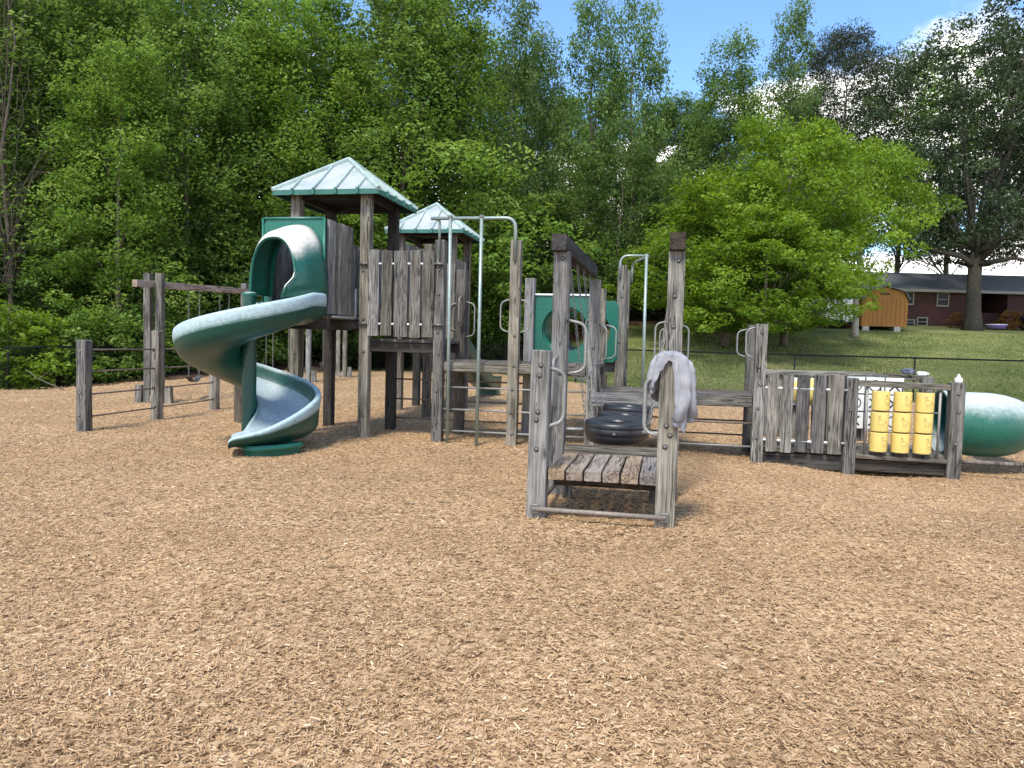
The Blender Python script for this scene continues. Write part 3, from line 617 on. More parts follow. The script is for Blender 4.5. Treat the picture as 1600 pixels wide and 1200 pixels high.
# front platform
FV, FB = 6.53, 7.7
post(U3, FV, 1.49, bl=(.62, .95, .88, 1.27, 1.36), lean=(.01, 0), w=.165, label='leaning grey corner post of the front platform'); post(U4-.03, FV, 1.47, bl=(.7, .80, .88), lean=(.0, 0), w=.165)
post(U3, FB, 2.49, w=.16, bl=(.75, 1.25, 2.42), label='tall pale post with long drying cracks at the front platform'); post(U4, FB, 2.50, w=.16, bl=(1.75, 2.05, 2.4))
# decks: boards are parts of their deck
def deck(name, ua, ub, va, vb, ztop, along='v', bw=.165, th=.05, gap=.012, fascia=.15, mat=WOODB, fmat=WOOD, label=None, fth=.09):
    d = part(name, label); span = (ub-ua) if along == 'v' else (vb-va); n = max(1, round(span/(bw+gap))); bw = span/n-gap
    for i in range(n):
        c = gap/2+bw/2+i*(bw+gap); j = random.uniform(-.012, .012); dz = random.uniform(-.003, .003)
        if along == 'v': timber('board', (ua+c, va+j, ztop-th/2+dz), (ua+c, vb+j*.5, ztop-th/2+dz), bw, th, mat, d)
        else: timber('board', (ua+j, va+c, ztop-th/2+dz), (ub+j, va+c, ztop-th/2+dz), bw, th, mat, d)
    if fascia:
        zt = ztop-th-.003
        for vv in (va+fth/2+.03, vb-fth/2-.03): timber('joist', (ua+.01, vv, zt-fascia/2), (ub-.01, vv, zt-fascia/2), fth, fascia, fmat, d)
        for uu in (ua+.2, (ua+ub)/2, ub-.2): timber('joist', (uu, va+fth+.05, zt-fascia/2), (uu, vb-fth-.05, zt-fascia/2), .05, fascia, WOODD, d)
    return d
deck('front_deck', U3+.09, U4-.10, FV-.04, FB-.12, .445, bw=.158, th=.088, gap=.016, fascia=0, mat=WOODF, label='low front platform of six thick brown boards')
fd = part('front_deck_frame'); timber('beam', (U3+.085, FB-.05, .45), (U4-.085, FB-.05, .45), .09, .14, WOOD, fd); timber('beam', (U3+.1, FV+.3, .30), (U4-.1, FV+.3, .30), .06, .10, WOODD, fd); timber('beam', (U3+.1, FB-.3, .30), (U4-.1, FB-.3, .30), .06, .10, WOODD, fd)
for uu in (U3+.14, U4-.14): timber('leg', (uu, FB-.16, -.2), (uu, FB-.16, .35), .09, .09, WOODB, fd, side=(0, 1, 0))
tube('front_rail', [(U3-.02, FV-.115, .10), (U4-.02, FV-.115, .10)], .021, FRONTP, fd)
for uu in (U3, U4-.03):
    box('pipe_flange', (uu, FV-.105, .10), (.075, .035, .085), BOLT, fd, b=.015)
for uu in (U3+.02, U4-.04): tube('side_rail', [(uu, FV+.08, .12), (uu, FB-.1, .12)], .019, RUSTY, fd)
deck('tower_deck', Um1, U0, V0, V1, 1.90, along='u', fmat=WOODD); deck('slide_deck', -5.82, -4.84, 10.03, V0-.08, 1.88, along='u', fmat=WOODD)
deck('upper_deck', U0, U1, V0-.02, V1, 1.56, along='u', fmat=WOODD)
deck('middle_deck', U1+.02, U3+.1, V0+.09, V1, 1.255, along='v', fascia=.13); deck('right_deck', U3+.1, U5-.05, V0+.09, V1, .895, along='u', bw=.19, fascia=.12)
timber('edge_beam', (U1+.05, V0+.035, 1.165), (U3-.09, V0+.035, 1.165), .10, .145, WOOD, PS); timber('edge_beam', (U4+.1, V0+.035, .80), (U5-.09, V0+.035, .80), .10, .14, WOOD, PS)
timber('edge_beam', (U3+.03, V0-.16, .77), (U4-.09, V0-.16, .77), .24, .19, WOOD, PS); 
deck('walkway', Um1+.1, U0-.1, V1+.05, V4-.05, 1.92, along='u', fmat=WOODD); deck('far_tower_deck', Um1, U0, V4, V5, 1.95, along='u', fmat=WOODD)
deck('box_deck', U5, U7, V0+.02, V1, .17, along='v', mat=WOODB, fmat=WOODD, fascia=.22); deck('far_deck', -2.05, -.86, 13.4, 14.5, 1.27, along='u')
# slatted guards
def guard(a, b, z0, z1, n, gap=.045, rails=(), th=.04, mat=SLAT, rmat=WHITEP, label=None, jit=.012, name='guard_panel', inset=.02):
    g = part(name, label); a = Vector((a[0], a[1], 0)); b = Vector((b[0], b[1], 0)); d = b-a; Ln = d.length; d.normalize(); nrm = Vector((d.y, -d.x, 0))
    ws = [random.uniform(.85, 1.15) for _ in range(n)]; tot = sum(ws); avail = Ln-gap*(n-1)-2*inset; x = inset
    for i in range(n):
        w_ = ws[i]/tot*avail; c = a+d*(x+w_/2)+nrm*random.uniform(-.003, .003); x += w_+gap
        timber('slat', c+Vector((0, 0, z0+random.uniform(-jit, jit))), c+d*random.uniform(-.006, .006)+Vector((0, 0, z1+random.uniform(-jit, jit))), w_, th, mat, g, side=nrm, var=i % 3, worn=1.6)
    for zr in rails:
        p0 = a-d*.06; p1 = b+d*.06; off = nrm*-(.0)
        v_, f_ = sweep([p0+off+Vector((0, 0, zr)), p1+off+Vector((0, 0, zr))], .0155, 8); 
        mk('rail', fixn(mesh('rail', v_, f_, True)), g, mat=rmat)
        ends = part('rail_end', parent=g) if False else None
    return g
guard((U0+.055, V0-.09), (U1-.055, V0-.09), 1.60, 2.91, 5, rails=(2.71, 1.79), gap=.034, label='five uneven grey slats with white spacers between the towers and the climbing poles')
for (uu, s) in ((U0, 1), (U1, -1)):
    for zr in (2.71, 1.79): tube('rail_stub', [(uu-.07, V0-.11, zr), (uu+.07, V0-.11, zr)], .019, BOLT, PS)
guard((-4.86, 10.06), (-4.86, V0-.06), 1.90, 3.25, 8, gap=.008, mat=WOOD, jit=.003, label='tall tight slat wall on the right side of the slide platform')
guard((-5.83, 10.06), (-5.83, V0-.06), 1.90, 3.22, 6, gap=.012); guard((Um1+.1, V1), (U0-.1, V1), 1.95, 3.1, 5, gap=.02)
guard((Um1, V0+.1), (Um1, V1-.1), 1.92, 3.1, 5, gap=.02); guard((U0, V1+.55), (U0, V3-.1), 1.95, 3.27, 9, gap=.015); guard((Um1, V1+.1), (Um1, V4-.1), 1.95, 3.27, 16, gap=.015, name='guard_panel')
guard((U0, V4+.1), (U0, V5-.1), 2.0, 3.36, 6, gap=.015); guard((Um1, V4+.1), (Um1, V5-.1), 2.0, 3.36, 6, gap=.015)
guard((U0+.1, V1), (U1-.1, V1), 1.6, 2.85, 5, gap=.03)
guard((U5+.09, V0-.06), (U6-.09, V0-.06), .13, 1.21, 5, rails=(1.02, .29), label='low guard of five grey slats with white spacers on the box'); guard((U5+.1, V1), (3.0, V1), .2, 1.2, 8, gap=.03)
for zr in (1.02, .29): tube('rail_stub', [(U6-.1, V0-.09, zr), (U6-.06, V0-.09, zr)], .014, PIPE, PS)
# rungs under the decks
RG = part('ladder_rungs')
for zr in (.18, .51, .85):
    tube('rung', [(U1+.02, V0, zr), (U3-.02, V0, zr)], .0145, PIPE, RG, 6)
for zr in (.21, .54, .88): tube('rung', [(U0+.05, V1, zr), (U2-.02, V1, zr)], .0135, RUSTY, RG, 6)
for zr in (.17, .50): tube('rung', [(U4+.02, V0, zr), (U5-.02, V0, zr)], .0145, PIPE if zr < .3 else RUSTY, RG, 6)
for zr in (.2, .42, .65): tube('rung', [(U3, V1, zr), (U5, V1, zr)], .0135, RUSTY, RG, 6)
tube('rung', [(U3+.05, FB+.0, .67), (U3+.26, FB+.05, .67)], .018, PIPE, RG); tube('rung', [(U4-.28, FB+.05, .67), (U4-.05, FB, .67)], .018, PIPE, RG)
for zr in (1.2, .9, .6, .3): tube('rung', [(-.86, 13.5, zr), (-.86, 14.4, zr)], .013, RUSTY, RG, 6)
# grab loops
def loop(u, v, z0, z1, du, dv=0., r=.0125, mat=PIPE, start=0.):
    a = (u, v); tube('grab_loop', bend([(u, v, z0), (u+du, v+dv, z0+.04), (u+du, v+dv, z1-.04), (u, v, z1)], .09, 6), r, mat, PS, 7)
loop(U2-.05, V0, 1.70, 2.20, -.17); loop(U2+.05, V0, 1.70, 2.20, .17)
loop(U1+.06, V1, 1.62, 2.22, .17); loop(U1-.06, V1, 1.72, 2.2, -.12, -.04); loop(U1+.02, V1-.08, 1.8, 2.3, -.0, -.15)
loop(U3+.06, V0, 1.30, 1.86, .15, -.1); loop(U3+.06, V1, 1.32, 1.88, .2, -.05); loop(U3-.06, V1, 1.4, 2.0, -.18)
loop(U3+.06, FB, 1.24, 1.80, .20, .03, .017); loop(U3+.075, FV-.02, .82, 1.34, .13, .09, .018); loop(U3-.02, FB-.07, .9, 1.42, -.02, -.15, .016)
loop(U4-.10, FV-.02, .78, 1.30, -.13, .02, .018, PIPE)
loop(U4-.05, V0, 1.32, 1.92, -.20, 0, .014, PIPE); loop(U4+.05, V0, 1.32, 1.88, .17, 0, .014); loop(U4-.05, V1, 1.32, 1.86, -.15, 0, .013)
loop(U5-.06, V0, 1.42, 1.86, -.14, 0, .014); loop(U5-.06, V1, 1.42, 1.86, -.16, 0, .013)
# climbing arch with two poles
AR = part('pole_arch', 'galvanised pipe arch with two vertical climbing poles')
tube('arch_pipe', bend([(U1, V0-.10, 2.78), (U1, V0-.10, 3.36), (U1-.07, V0-.14, 3.38)], .05), .020, PIPEG, AR)
tube('arch_pipe', bend([(U1-.12, V0-.15, 3.38), (U2+.0, V0-.13, 3.38), (U2+.0, V0-.10, 2.76)], .16, 8), .026, PIPEG, AR, 10)
for uu, vv in ((-3.27, 10.90), (-2.79, 10.82)):
    tube('climbing_pole', [(uu+.01, vv, -.2), (uu-.0, V0-.15, 3.41)], .027, PIPEG, AR, 12); box('pole_cap', (uu, V0-.15, 3.40), (.065, .065, .05), BOLT, AR, b=.02)
# far arch with single pole
A2 = part('far_pole_arch')
tube('arch_pipe', bend([(-.90, 13.30, 2.75), (-.90, 13.3, 3.12), (-.46, 13.3, 3.12)], .15, 7), .022, PIPEG, A2); tube('arch_pipe', bend([(-.72, 13.9, 2.7), (-.72, 13.9, 3.05), (-.42, 13.35, 3.12)], .12, 7), .02, PIPEG, A2)
tube('climbing_pole', [(-.44, 13.3, -.1), (-.45, 13.3, 3.15)], .027, PIPEG, A2, 12)
# overhead beams and tyre bridge
TB = part('tyre_bridge', 'hanging bridge of black tyres between overhead beams')
timber('overhead_beam', (U3-.02, FB-.16, 2.575), (U3-.02, V0-.15, 2.60), .155, .165, WOODD, TB); timber('overhead_beam', (U4, FB-.16, 2.585), (U4, V0+.1, 2.61), .155, .165, WOODD, TB)
tv, tf = lathe([(.17, .07), (.178, .095), (.20, .104), (.24, .098), (.275, .104), (.312, .108), (.330, .098), (.339, .080), (.342, .05), (.336, .044), (.341, .038), (.340, -.02), (.334, -.026), (.336, -.034), (.322, -.085), (.295, -.112), (.24, -.120), (.20, -.112), (.178, -.095), (.17, -.07)], 48)
TYRE = fixn(mesh('tyre', tv, tf, True)); TYRE.materials.append(RUBBER)
def chain(p0, p1, parent, pitch=.055):
    p0 = Vector(p0); p1 = Vector(p1); d = p1-p0; n = max(2, int(d.length/pitch)); P = []
    z = d.normalized(); x = z.orthogonal().normalized(); y = z.cross(x)
    for i in range(n):
        c = p0+d*(i+.5)/n; s = x if i % 2 else y; h = pitch*.66
        P.append(sweep([c+z*h, c+z*h*.5+s*.013, c-z*h*.5+s*.013, c-z*h, c-z*h*.5-s*.013, c+z*h*.5-s*.013], .0042, 4, close=True))
    V_, F_ = joined(P); return mk('chain', mesh('chain', V_, F_, True), parent, mat=PIPE)
tyz = [(8.20, .62), (8.90, .57), (9.60, .575), (10.30, .63)]
for i, (vv, zt) in enumerate(tyz):
    t_ = mk('tyre', TYRE, TB, (-.535+random.uniform(-.01, .01), vv, zt), (random.uniform(-.03, .03), random.uniform(-.03, .03), random.uniform(0, 6)))
    t_.scale = (1.0, 1.0, 1.05)
    if i < 3: tube('connecting_bolt', [(-.535, vv+.3, zt), (-.535, tyz[i+1][0]-.3, tyz[i+1][1])], .015, BOLT, TB)
    for s, uu in ((-1, U3), (1, U4)): chain((uu, vv, 2.52), (-.535+s*.335, vv, zt+.04), TB)
mk('bolt', BOLTM, TB, (-.535, 8.20-.348, .62), (math.pi/2, 0, 0))
for s, uu in ((-1, U3+.07), (1, U4-.07)):
    pr = Vector((uu, FB+.05, 1.28))
    for i in range(1, 7):
        q = Vector((uu, FB+.05+(V0-.1-FB)*i/6, 1.28-.16*math.sin(math.pi*i/6))); chain(pr, q, TB); pr = q
# roofs
def roof(cu, cv, half, ze, za, name='roof', label=None):
    R_ = part(name, label)
    ap = Vector((cu, cv, za)); cs = [Vector((cu-half, cv-half, ze)), Vector((cu+half, cv-half, ze)), Vector((cu+half, cv+half, ze)), Vector((cu-half, cv+half, ze))]
    for i in range(4):
        a, b = cs[i], cs[(i+1) % 4]; n = (b-a).cross(ap-a).normalized(); dn = n*.012
        me = fixn(mesh('roof_panel', [a, b, ap, a-dn, b-dn, ap-dn], [(0, 1, 2), (5, 4, 3), (0, 3, 4, 1), (1, 4, 5, 2), (2, 5, 3, 0)])); mk('roof_panel', me, R_, mat=ROOF)
        d = (b-a).normalized(); m_ = (a+b)/2; inn = (Vector((cu, cv, ze))-m_).normalized()
        # green skirt hanging under the eave
        o_ = Vector((0, 0, -.078)); q = -inn*.006
        me = fixn(mesh('eave_trim', [a+q, b+q, b+q+o_, a+q+o_, a+inn*.01, b+inn*.01, b+inn*.01+o_, a+inn*.01+o_], [(0, 1, 2, 3), (7, 6, 5, 4), (0, 4, 5, 1), (3, 2, 6, 7), (0, 3, 7, 4), (1, 5, 6, 2)])); mk('eave_trim', me, R_, mat=ROOFE)
        for k in (-.62, -.21, .21, .62):
            p = m_+d*k*half; ln = 1-abs(k); top = p+(ap-m_)*ln*.97; up = n
            w2 = d*.016; e = -inn*.015
            vv = [p+e-w2, p+e+w2, top+w2, top-w2, p+e-w2*.7+up*.03, p+e+w2*.7+up*.03, top+w2*.7+up*.03, top-w2*.7+up*.03]
            mk('rib', fixn(mesh('rib', vv, [(0, 1, 2, 3), (4, 7, 6, 5), (0, 4, 5, 1), (1, 5, 6, 2), (2, 6, 7, 3), (3, 7, 4, 0)])), R_, mat=ROOFR)
            box('rib_end', p+e+Vector((0, 0, -.03)), (.045, .045, .10), ROOFE, R_, b=.008)
    for c in cs:
        v_, f_ = sweep([c+(c-Vector((cu, cv, ze))).normalized()*.01+Vector((0, 0, .0)), ap+Vector((0, 0, .015))], [.042, .036], 6); mk('hip_cap', fixn(mesh('hip_cap', v_, f_)), R_, mat=ROOFR)
    # timber frame and soffit beneath, the shade there put into their dark colours
    h2 = half-.29
    for a, b in (((-h2, -h2), (h2, -h2)), ((h2, -h2), (h2, h2)), ((h2, h2), (-h2, h2)), ((-h2, h2), (-h2, -h2))):
        timber('rafter', (cu+a[0], cv+a[1], ze-.05), (cu+b[0], cv+b[1], ze-.05), .045, .11, WOODD, R_)
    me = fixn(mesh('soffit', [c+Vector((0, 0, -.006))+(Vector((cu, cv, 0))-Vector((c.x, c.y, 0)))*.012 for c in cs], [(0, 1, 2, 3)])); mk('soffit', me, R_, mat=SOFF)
    return R_
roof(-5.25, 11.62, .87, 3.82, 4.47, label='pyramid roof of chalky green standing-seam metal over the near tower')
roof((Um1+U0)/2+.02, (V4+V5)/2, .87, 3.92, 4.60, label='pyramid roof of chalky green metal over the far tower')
# ------------------------------------------------------------------ spiral slide
SL = part('spiral_slide', 'green spiral slide with bleached rims and worn pale bed')
CU, CV = -5.76, 9.52
prof0 = [(.10, -.10), (.13, -.26), (.21, -.36), (.38, -.41), (.60, -.41), (.77, -.35), (.86, -.22), (.895, -.04), (.915, 0), (.97, 0), (.99, -.03), (.98, -.17), (.962, -.185), (.967, -.20), (.955, -.225), (.925, -.33), (.81, -.43), (.53, -.475), (.28, -.465), (.14, -.38), (.09, -.2)]
def rimz(ph):   # outer rim height by angle turned
    K = [(-30, 2.20), (0, 2.17), (90, 1.82), (180, 1.47), (270, 1.03), (330, .78), (360, .66), (375, .57), (390, .47), (405, .37), (424, .30)]
    for (a, za), (b, zb) in zip(K, K[1:]):
        if ph <= b: return za+(zb-za)*(ph-a)/(b-a)
    return .30
DU, DV = .06, -.24
def slide_rows():
    rows = []
    for v_ in (10.02, 9.8, 9.65):      # straight lead-in
        rows.append([(CU+r, v_, 2.17+z+ (v_-CV)*.03) for r, z in prof0])
    PE = 424; global DU, DV
    for k in range(0, 72):
        ph = k*6.
        if ph > PE: break
        a = math.radians(ph); rz = rimz(ph); row = []
        t = max(0., (ph-345)/(PE-345.)); fl = rz-.41 if ph <= 345 else (rimz(345)-.41)*(1-t)+(.175)*t; hk = (rz-fl)/.41
        wt = sstep((ph-298)/42.)
        for jj, (r, z) in enumerate(prof0):
            zz_ = fl+(z+.41)*hk if z > -.43 else fl+(z+.41)*(1-.3*t)
            tgt_ = {14: .30, 15: .27, 16: .15, 17: .075, 18: .07, 19: .07, 20: .1}.get(jj)
            if tgt_ is not None: zz_ = zz_*(1-wt)+min(zz_, tgt_)*wt
            rr = r*(1+.10*t)*(1+(.0 if jj not in (15, 16) else .02*wt))
            row.append((CU+rr*math.cos(a)+DU*sstep(t*1.3), CV-rr*math.sin(a)+DV*sstep(t*1.3), max(.05, zz_)))
        rows.append(row)
    d = Vector((-math.sin(a), -math.cos(a))); last = rows[-1]; cx = sum(p[0] for p in last)/len(last); cy = sum(p[1] for p in last)/len(last)
    for e, dz, s in ((.06, .0, 1.), (.12, -.012, .98), (.15, -.04, .95), (.15, -.075, .93)):
        rows.append([(cx+(p[0]-cx)*s+d.x*e, cy+(p[1]-cy)*s+d.y*e, max(.08, .20+(p[2]-.20)*(1-e*2)+dz)) for p in last])
    return rows, last, d
rows, last, dmouth = slide_rows(); m_ = len(prof0)
BED = set(range(1, 6))
vs = [p for r in rows for p in r]; fs = [(i*m_+j, i*m_+(j+1) % m_, (i+1)*m_+(j+1) % m_, (i+1)*m_+j) for i in range(len(rows)-1) for j in range(m_)]
fs.append(tuple(range(m_))); fs.append(tuple((len(rows)-1)*m_+j for j in range(m_)))
me = mesh('chute', vs, fs, True); me.materials.append(GREEN); me.materials.append(SEATG); me.materials.append(RIMG)
for k, p in enumerate(me.polygons):
    if len(p.vertices) == 4 and (k % m_) in BED and k//m_ > 18: p.material_index = 1
    elif len(p.vertices) == 4 and (k % m_) in (8, 9, 10, 11): p.material_index = 2
fixn(me); ch = mk('chute', me, SL); md = ch.modifiers.new('s', 'SUBSURF'); md.levels = md.render_levels = 1
v_, f_ = sweep([(CU, CV, -.2), (CU, CV, 2.15)], .098, 24, cap=False); mk('centre_pole', mesh('centre_pole', v_, f_, True), SL, mat=GREEN)
v_, f_ = lathe([(0, 2.165), (.07, 2.16), (.10, 2.145), (.106, 2.12), (.1, 2.11)], 20); mk('pole_cap', fixn(mesh('pole_cap', v_, f_, True)), SL, (CU, CV, 0), mat=PANELG)
# foot under the mouth: a skirt standing in the chips
fv = []; ff = []; nn = 16; ft = [(-.15, -.05), (-.02, -.05), (.05, -.045), (.085, -.02), (.10, .0), (.13, .0), (.16, -.02)]
loop_ = [(1.02, 366+k*(412-366)/nn) for k in range(nn+1)]+[(.97, 417), (.85, 421), (.65, 423), (.45, 421), (.35, 400), (.45, 384), (.8, 366)]
cx = CU+DU+.6*math.cos(math.radians(398)); cy = CV+DV-.6*math.sin(math.radians(398))
for r, ph in loop_:
    a = math.radians(ph); x, y = CU+DU+r*math.cos(a), CV+DV-r*math.sin(a); dl = Vector((x-cx, y-cy)).normalized()
    for z, o_ in ft: fv.append((x+dl.x*(o_-.04), y+dl.y*(o_-.04), z))
k_ = len(ft); nl_ = len(loop_)
for i in range(nl_):
    j = (i+1) % nl_
    for q in range(k_-1): ff.append((i*k_+q, j*k_+q, j*k_+q+1, i*k_+q+1))
mk('slide_foot', fixn(mesh('slide_foot', fv, ff, True)), SL, mat=PANELG)
# hood
def arch(t, r0_, r1_, zb, za):   # t 0..1 from inner foot over the top to outer foot
    rc = (r0_+r1_)/2; hw = (r1_-r0_)/2; hgt = za-zb-hw*.0
    a = math.pi*(1-t); return rc+hw*math.copysign(abs(math.cos(a))**.8, math.cos(a)), zb+(za-zb)*abs(math.sin(a))**.75
hv = []; na = 28; hr = []
for (ph, vv, za) in ((None, 10.01, 3.17), (None, 9.85, 3.13), (None, 9.7, 3.08), (0, None, 3.02), (5, None, 2.99), (10, None, 2.96), (15, None, 2.93), (20, None, 2.90)):
    ring = []
    for side_ in (0, 1):
        rr = []
        for i in range(na+1):
            t = i/na if side_ == 0 else 1-i/na; off = 0 if side_ == 0 else .028
            r, z = arch(t, .0+off, .93-off, rimz(ph or 0)-.03 if ph is not None else 2.13, za-off)
            # outer foot sweeps forward as it meets the rim
            if ph is None: rr.append((CU+r, vv, z))
            else:
                ext = 14*sstep((t-.90)/.10)*(ph/20.)
                a = math.radians(ph+ext); z2 = z if ext == 0 else max(z-.0, rimz(ph+ext)-.03)
                rr.append((CU+r*math.cos(a), CV-r*math.sin(a), z2))
        ring += rr
    hr.append(ring)
mh = len(hr[0]); vs = [p for r in hr for p in r]
fs = [(i*mh+j, i*mh+(j+1) % mh, (i+1)*mh+(j+1) % mh, (i+1)*mh+j) for i in range(len(hr)-1) for j in range(mh)]
for e in (0, len(hr)-1):
    for i in range(na): fs.append((e*mh+i, e*mh+i+1, e*mh+mh-2-i, e*mh+mh-1-i))
hd = mk('hood', fixn(mesh('hood', vs, fs, True)), SL, mat=HOODG)
v_, f_ = sweep([hr[-1][i] for i in range(na+1)], .016, 6); mk('hood_lip', fixn(mesh('hood_lip', v_, f_, True)), SL, mat=HOODG)
# flat entrance panel with an arched opening
uL, uR, zB, zT = -5.84, -4.88, 1.86, 3.255
inner = [arch(i/na, .06, .84, 1.95, 3.08) for i in range(na+1)]; inner = [(CU+r, z) for r, z in inner]
cxp, czp = (uL+uR)/2, 2.5
def outpt(p):
    d = Vector((p[0]-cxp, p[1]-czp)); k = min(((uR-cxp)/abs(d.x)) if abs(d.x) > 1e-6 else 9e9, ((zT-czp)/d.y) if d.y > 0 else ((zB-czp)/d.y if d.y < 0 else 9e9)); return (cxp+d.x*k, czp+d.y*k)
pv = []; pf = []
for p in inner:
    q = outpt(p)
    pv += [(p[0], 10.0, p[1]), (q[0], 10.0, q[1]), (q[0], 10.045, q[1]), (p[0], 10.045, p[1])]
for i in range(na):
    for j in range(4): pf.append((i*4+j, i*4+(j+1) % 4, (i+1)*4+(j+1) % 4, (i+1)*4+j))
mk('entrance_panel', fixn(mesh('entrance_panel', pv, pf)), SL, mat=PANELG)
for a, b in (((uL, 9.995, zT), (uR, 9.995, zT)), ((uR, 9.995, zT), (uR, 9.995, zB)), ((uL, 9.995, zT), (uL, 9.995, zB))): tube('panel_edge', [a, b], .018, PANELG, SL)
tube('support_bracket', bend([(-4.80, 10.93, 2.32), (-4.80, 10.93, 1.86), (-4.80, 10.1, 1.86)], .06), .018, PIPE, PS)
# ------------------------------------------------------------------ crawl tunnel, back slide, tube panels
TN = part('crawl_tunnel', 'fat green crawl tunnel with its upper half bleached white')
rows_ = []; n_ = 36
path = [(U7+.02, 0)]+[(U7+.12+.55*k/4, 0) for k in range(5)]
pts = []
for k in range(4): pts.append((Vector((U7+.03+.09*k, 11.62, .58)), Vector((1, 0, 0)), .44))
Rb = .98
for k in range(1, 15):
    a = math.radians(90*k/14); pts.append((Vector((U7+.30+Rb*math.sin(a), 11.62+Rb*(1-math.cos(a)), .58-.04*math.sin(a))), Vector((math.cos(a), math.sin(a), 0)), .445+.012*math.sin(a*2)-.16*sstep((k-3)/10.)))
for k in range(1, 3): pts.append((Vector((U7+.30+Rb, 11.62+Rb+.35*k, .54)), Vector((0, 1, 0)), .28))
tv = []; tf = []
for s_, off in ((0, 0), (1, -.03)):
    for p, d, r in (pts if s_ == 0 else pts[::-1]):
        sd_ = Vector((d.y, -d.x, 0))
        for j in range(n_):
            q = 2*math.pi*j/n_; tv.append(p+(Vector((0, 0, 1))*math.cos(q)+sd_*math.sin(q))*(r+off))
mm = len(pts)*2
for i in range(mm):
    k = (i+1) % mm
    for j in range(n_): tf.append((i*n_+j, i*n_+(j+1) % n_, k*n_+(j+1) % n_, k*n_+j))
mk('tunnel_tube', fixn(mesh('tunnel_tube', tv, tf, True)), TN, mat=GREEN2)
for idx in (0,):
    p, d, r = pts[idx]; sd_ = Vector((d.y, -d.x, 0)); ringp = [p+(Vector((0, 0, 1))*math.cos(2*math.pi*j/36)+sd_*math.sin(2*math.pi*j/36))*(r+.012) for j in range(36)]
    tube('flange', ringp, .024, GREEN2, TN, 6, close=True)
p = Vector((U7+.30+Rb*.82, 11.62+Rb*.35, .0)); tube('tunnel_strut', [p+Vector((.05, -.1, -.2)), p+Vector((.18, -.22, .3))], .02, PIPE, TN)
tube('low_beam', [(U7+.1, 11.15, .10), (U7+1.0, 11.1, .10)], .03, WOODB, TN)
def holepanel(parent, c, hw, hh, r, axis='v', th=.05, mat=PANELG):
    pv = []; pf = []; n = 40
    for i in range(n):
        a = 2*math.pi*i/n+math.pi/n; x, z = math.cos(a), math.sin(a); k = min(hw/abs(x), hh/abs(z))
        for (xx, zz_, t) in ((x*r, z*r, 0), (x*k, z*k, 0), (x*k, z*k, th), (x*r, z*r, th)):
            pv.append((c[0]+xx, c[1]+t, c[2]+zz_) if axis == 'v' else (c[0]+t, c[1]+xx, c[2]+zz_))
    for i in range(n):
        k = (i+1) % n
        for j in range(4): pf.append((i*4+j, i*4+(j+1) % 4, k*4+(j+1) % 4, k*4+j))
    return mk('hole_panel', fixn(mesh('hole_panel', pv, pf)), parent, mat=mat)
BT = part('tube_crawl', 'green tube crawl with a round opening behind the middle deck')
holepanel(BT, ((U2+U3)/2, V1+.02, 1.79), .50, .56, .38); box('panel_top_edge', ((U2+U3)/2, V1+.03, 2.355), (1.02, .07, .03), WHITEP, BT)
def ring_tube(path, r, mat, parent, name='tube', thick=.02):
    V_, F_ = [], []; n = 32; rings = []
    for sgn in (0, 1):
        for p, d in (path if not sgn else path[::-1]):
            d = Vector(d).normalized(); up = Vector((0, 0, 1)); sd_ = d.cross(up).normalized(); up = sd_.cross(d)
            for j in range(n): q = 2*math.pi*j/n; V_.append(Vector(p)+(up*math.cos(q)+sd_*math.sin(q))*(r-thick*sgn))
    m = len(path)*2
    for i in range(m):
        k = (i+1) % m
        for j in range(n): F_.append((i*n+j, i*n+(j+1) % n, k*n+(j+1) % n, k*n+j))
    return mk(name, fixn(mesh(name, V_, F_, True)), parent, mat=mat)
cu_ = (U2+U3)/2
ring_tube([((cu_+.02*k, V1+.06+.125*k, 1.79), (.1, 1, 0)) for k in range(9)], .39, PANELG, BT)
holepanel(BT, (-1.42, 13.3, 1.79), .52, .54, .38)
BS = part('back_slide', 'green straight slide leaving the far tower to the rear')
sp = [(-.30, .22), (-.30, .26), (-.26, .26), (-.25, .03), (-.2, 0), (.2, 0), (.25, .03), (.26, .26), (.30, .26), (.30, .22), (.28, -.03), (.22, -.05), (-.22, -.05), (-.28, -.03)]
bv_ = []; bf_ = []; st = [(16.9, 1.95), (17.3, 1.9), (18.2, 1.45), (19.2, .95), (20.2, .5), (20.9, .28), (21.8, .24)]
for v2, z2 in st:
    for a, b in sp: bv_.append(((Um1+U0)/2-.12+a+(v2-16.9)*.04, v2, z2+b*1.2))
for i in range(len(st)-1):
    for j in range(len(sp)): bf_.append((i*len(sp)+j, i*len(sp)+(j+1) % len(sp), (i+1)*len(sp)+(j+1) % len(sp), (i+1)*len(sp)+j))
bf_.append(tuple(range(len(sp)))); bf_.append(tuple((len(st)-1)*len(sp)+j for j in range(len(sp))))
mk('slide_chute', fixn(mesh('slide_chute', bv_, bf_, True)), BS, mat=GREEN); box('slide_foot', ((Um1+U0)/2+.06, 21.6, .1), (.56, .4, .34), GREEN, BS, b=.03)
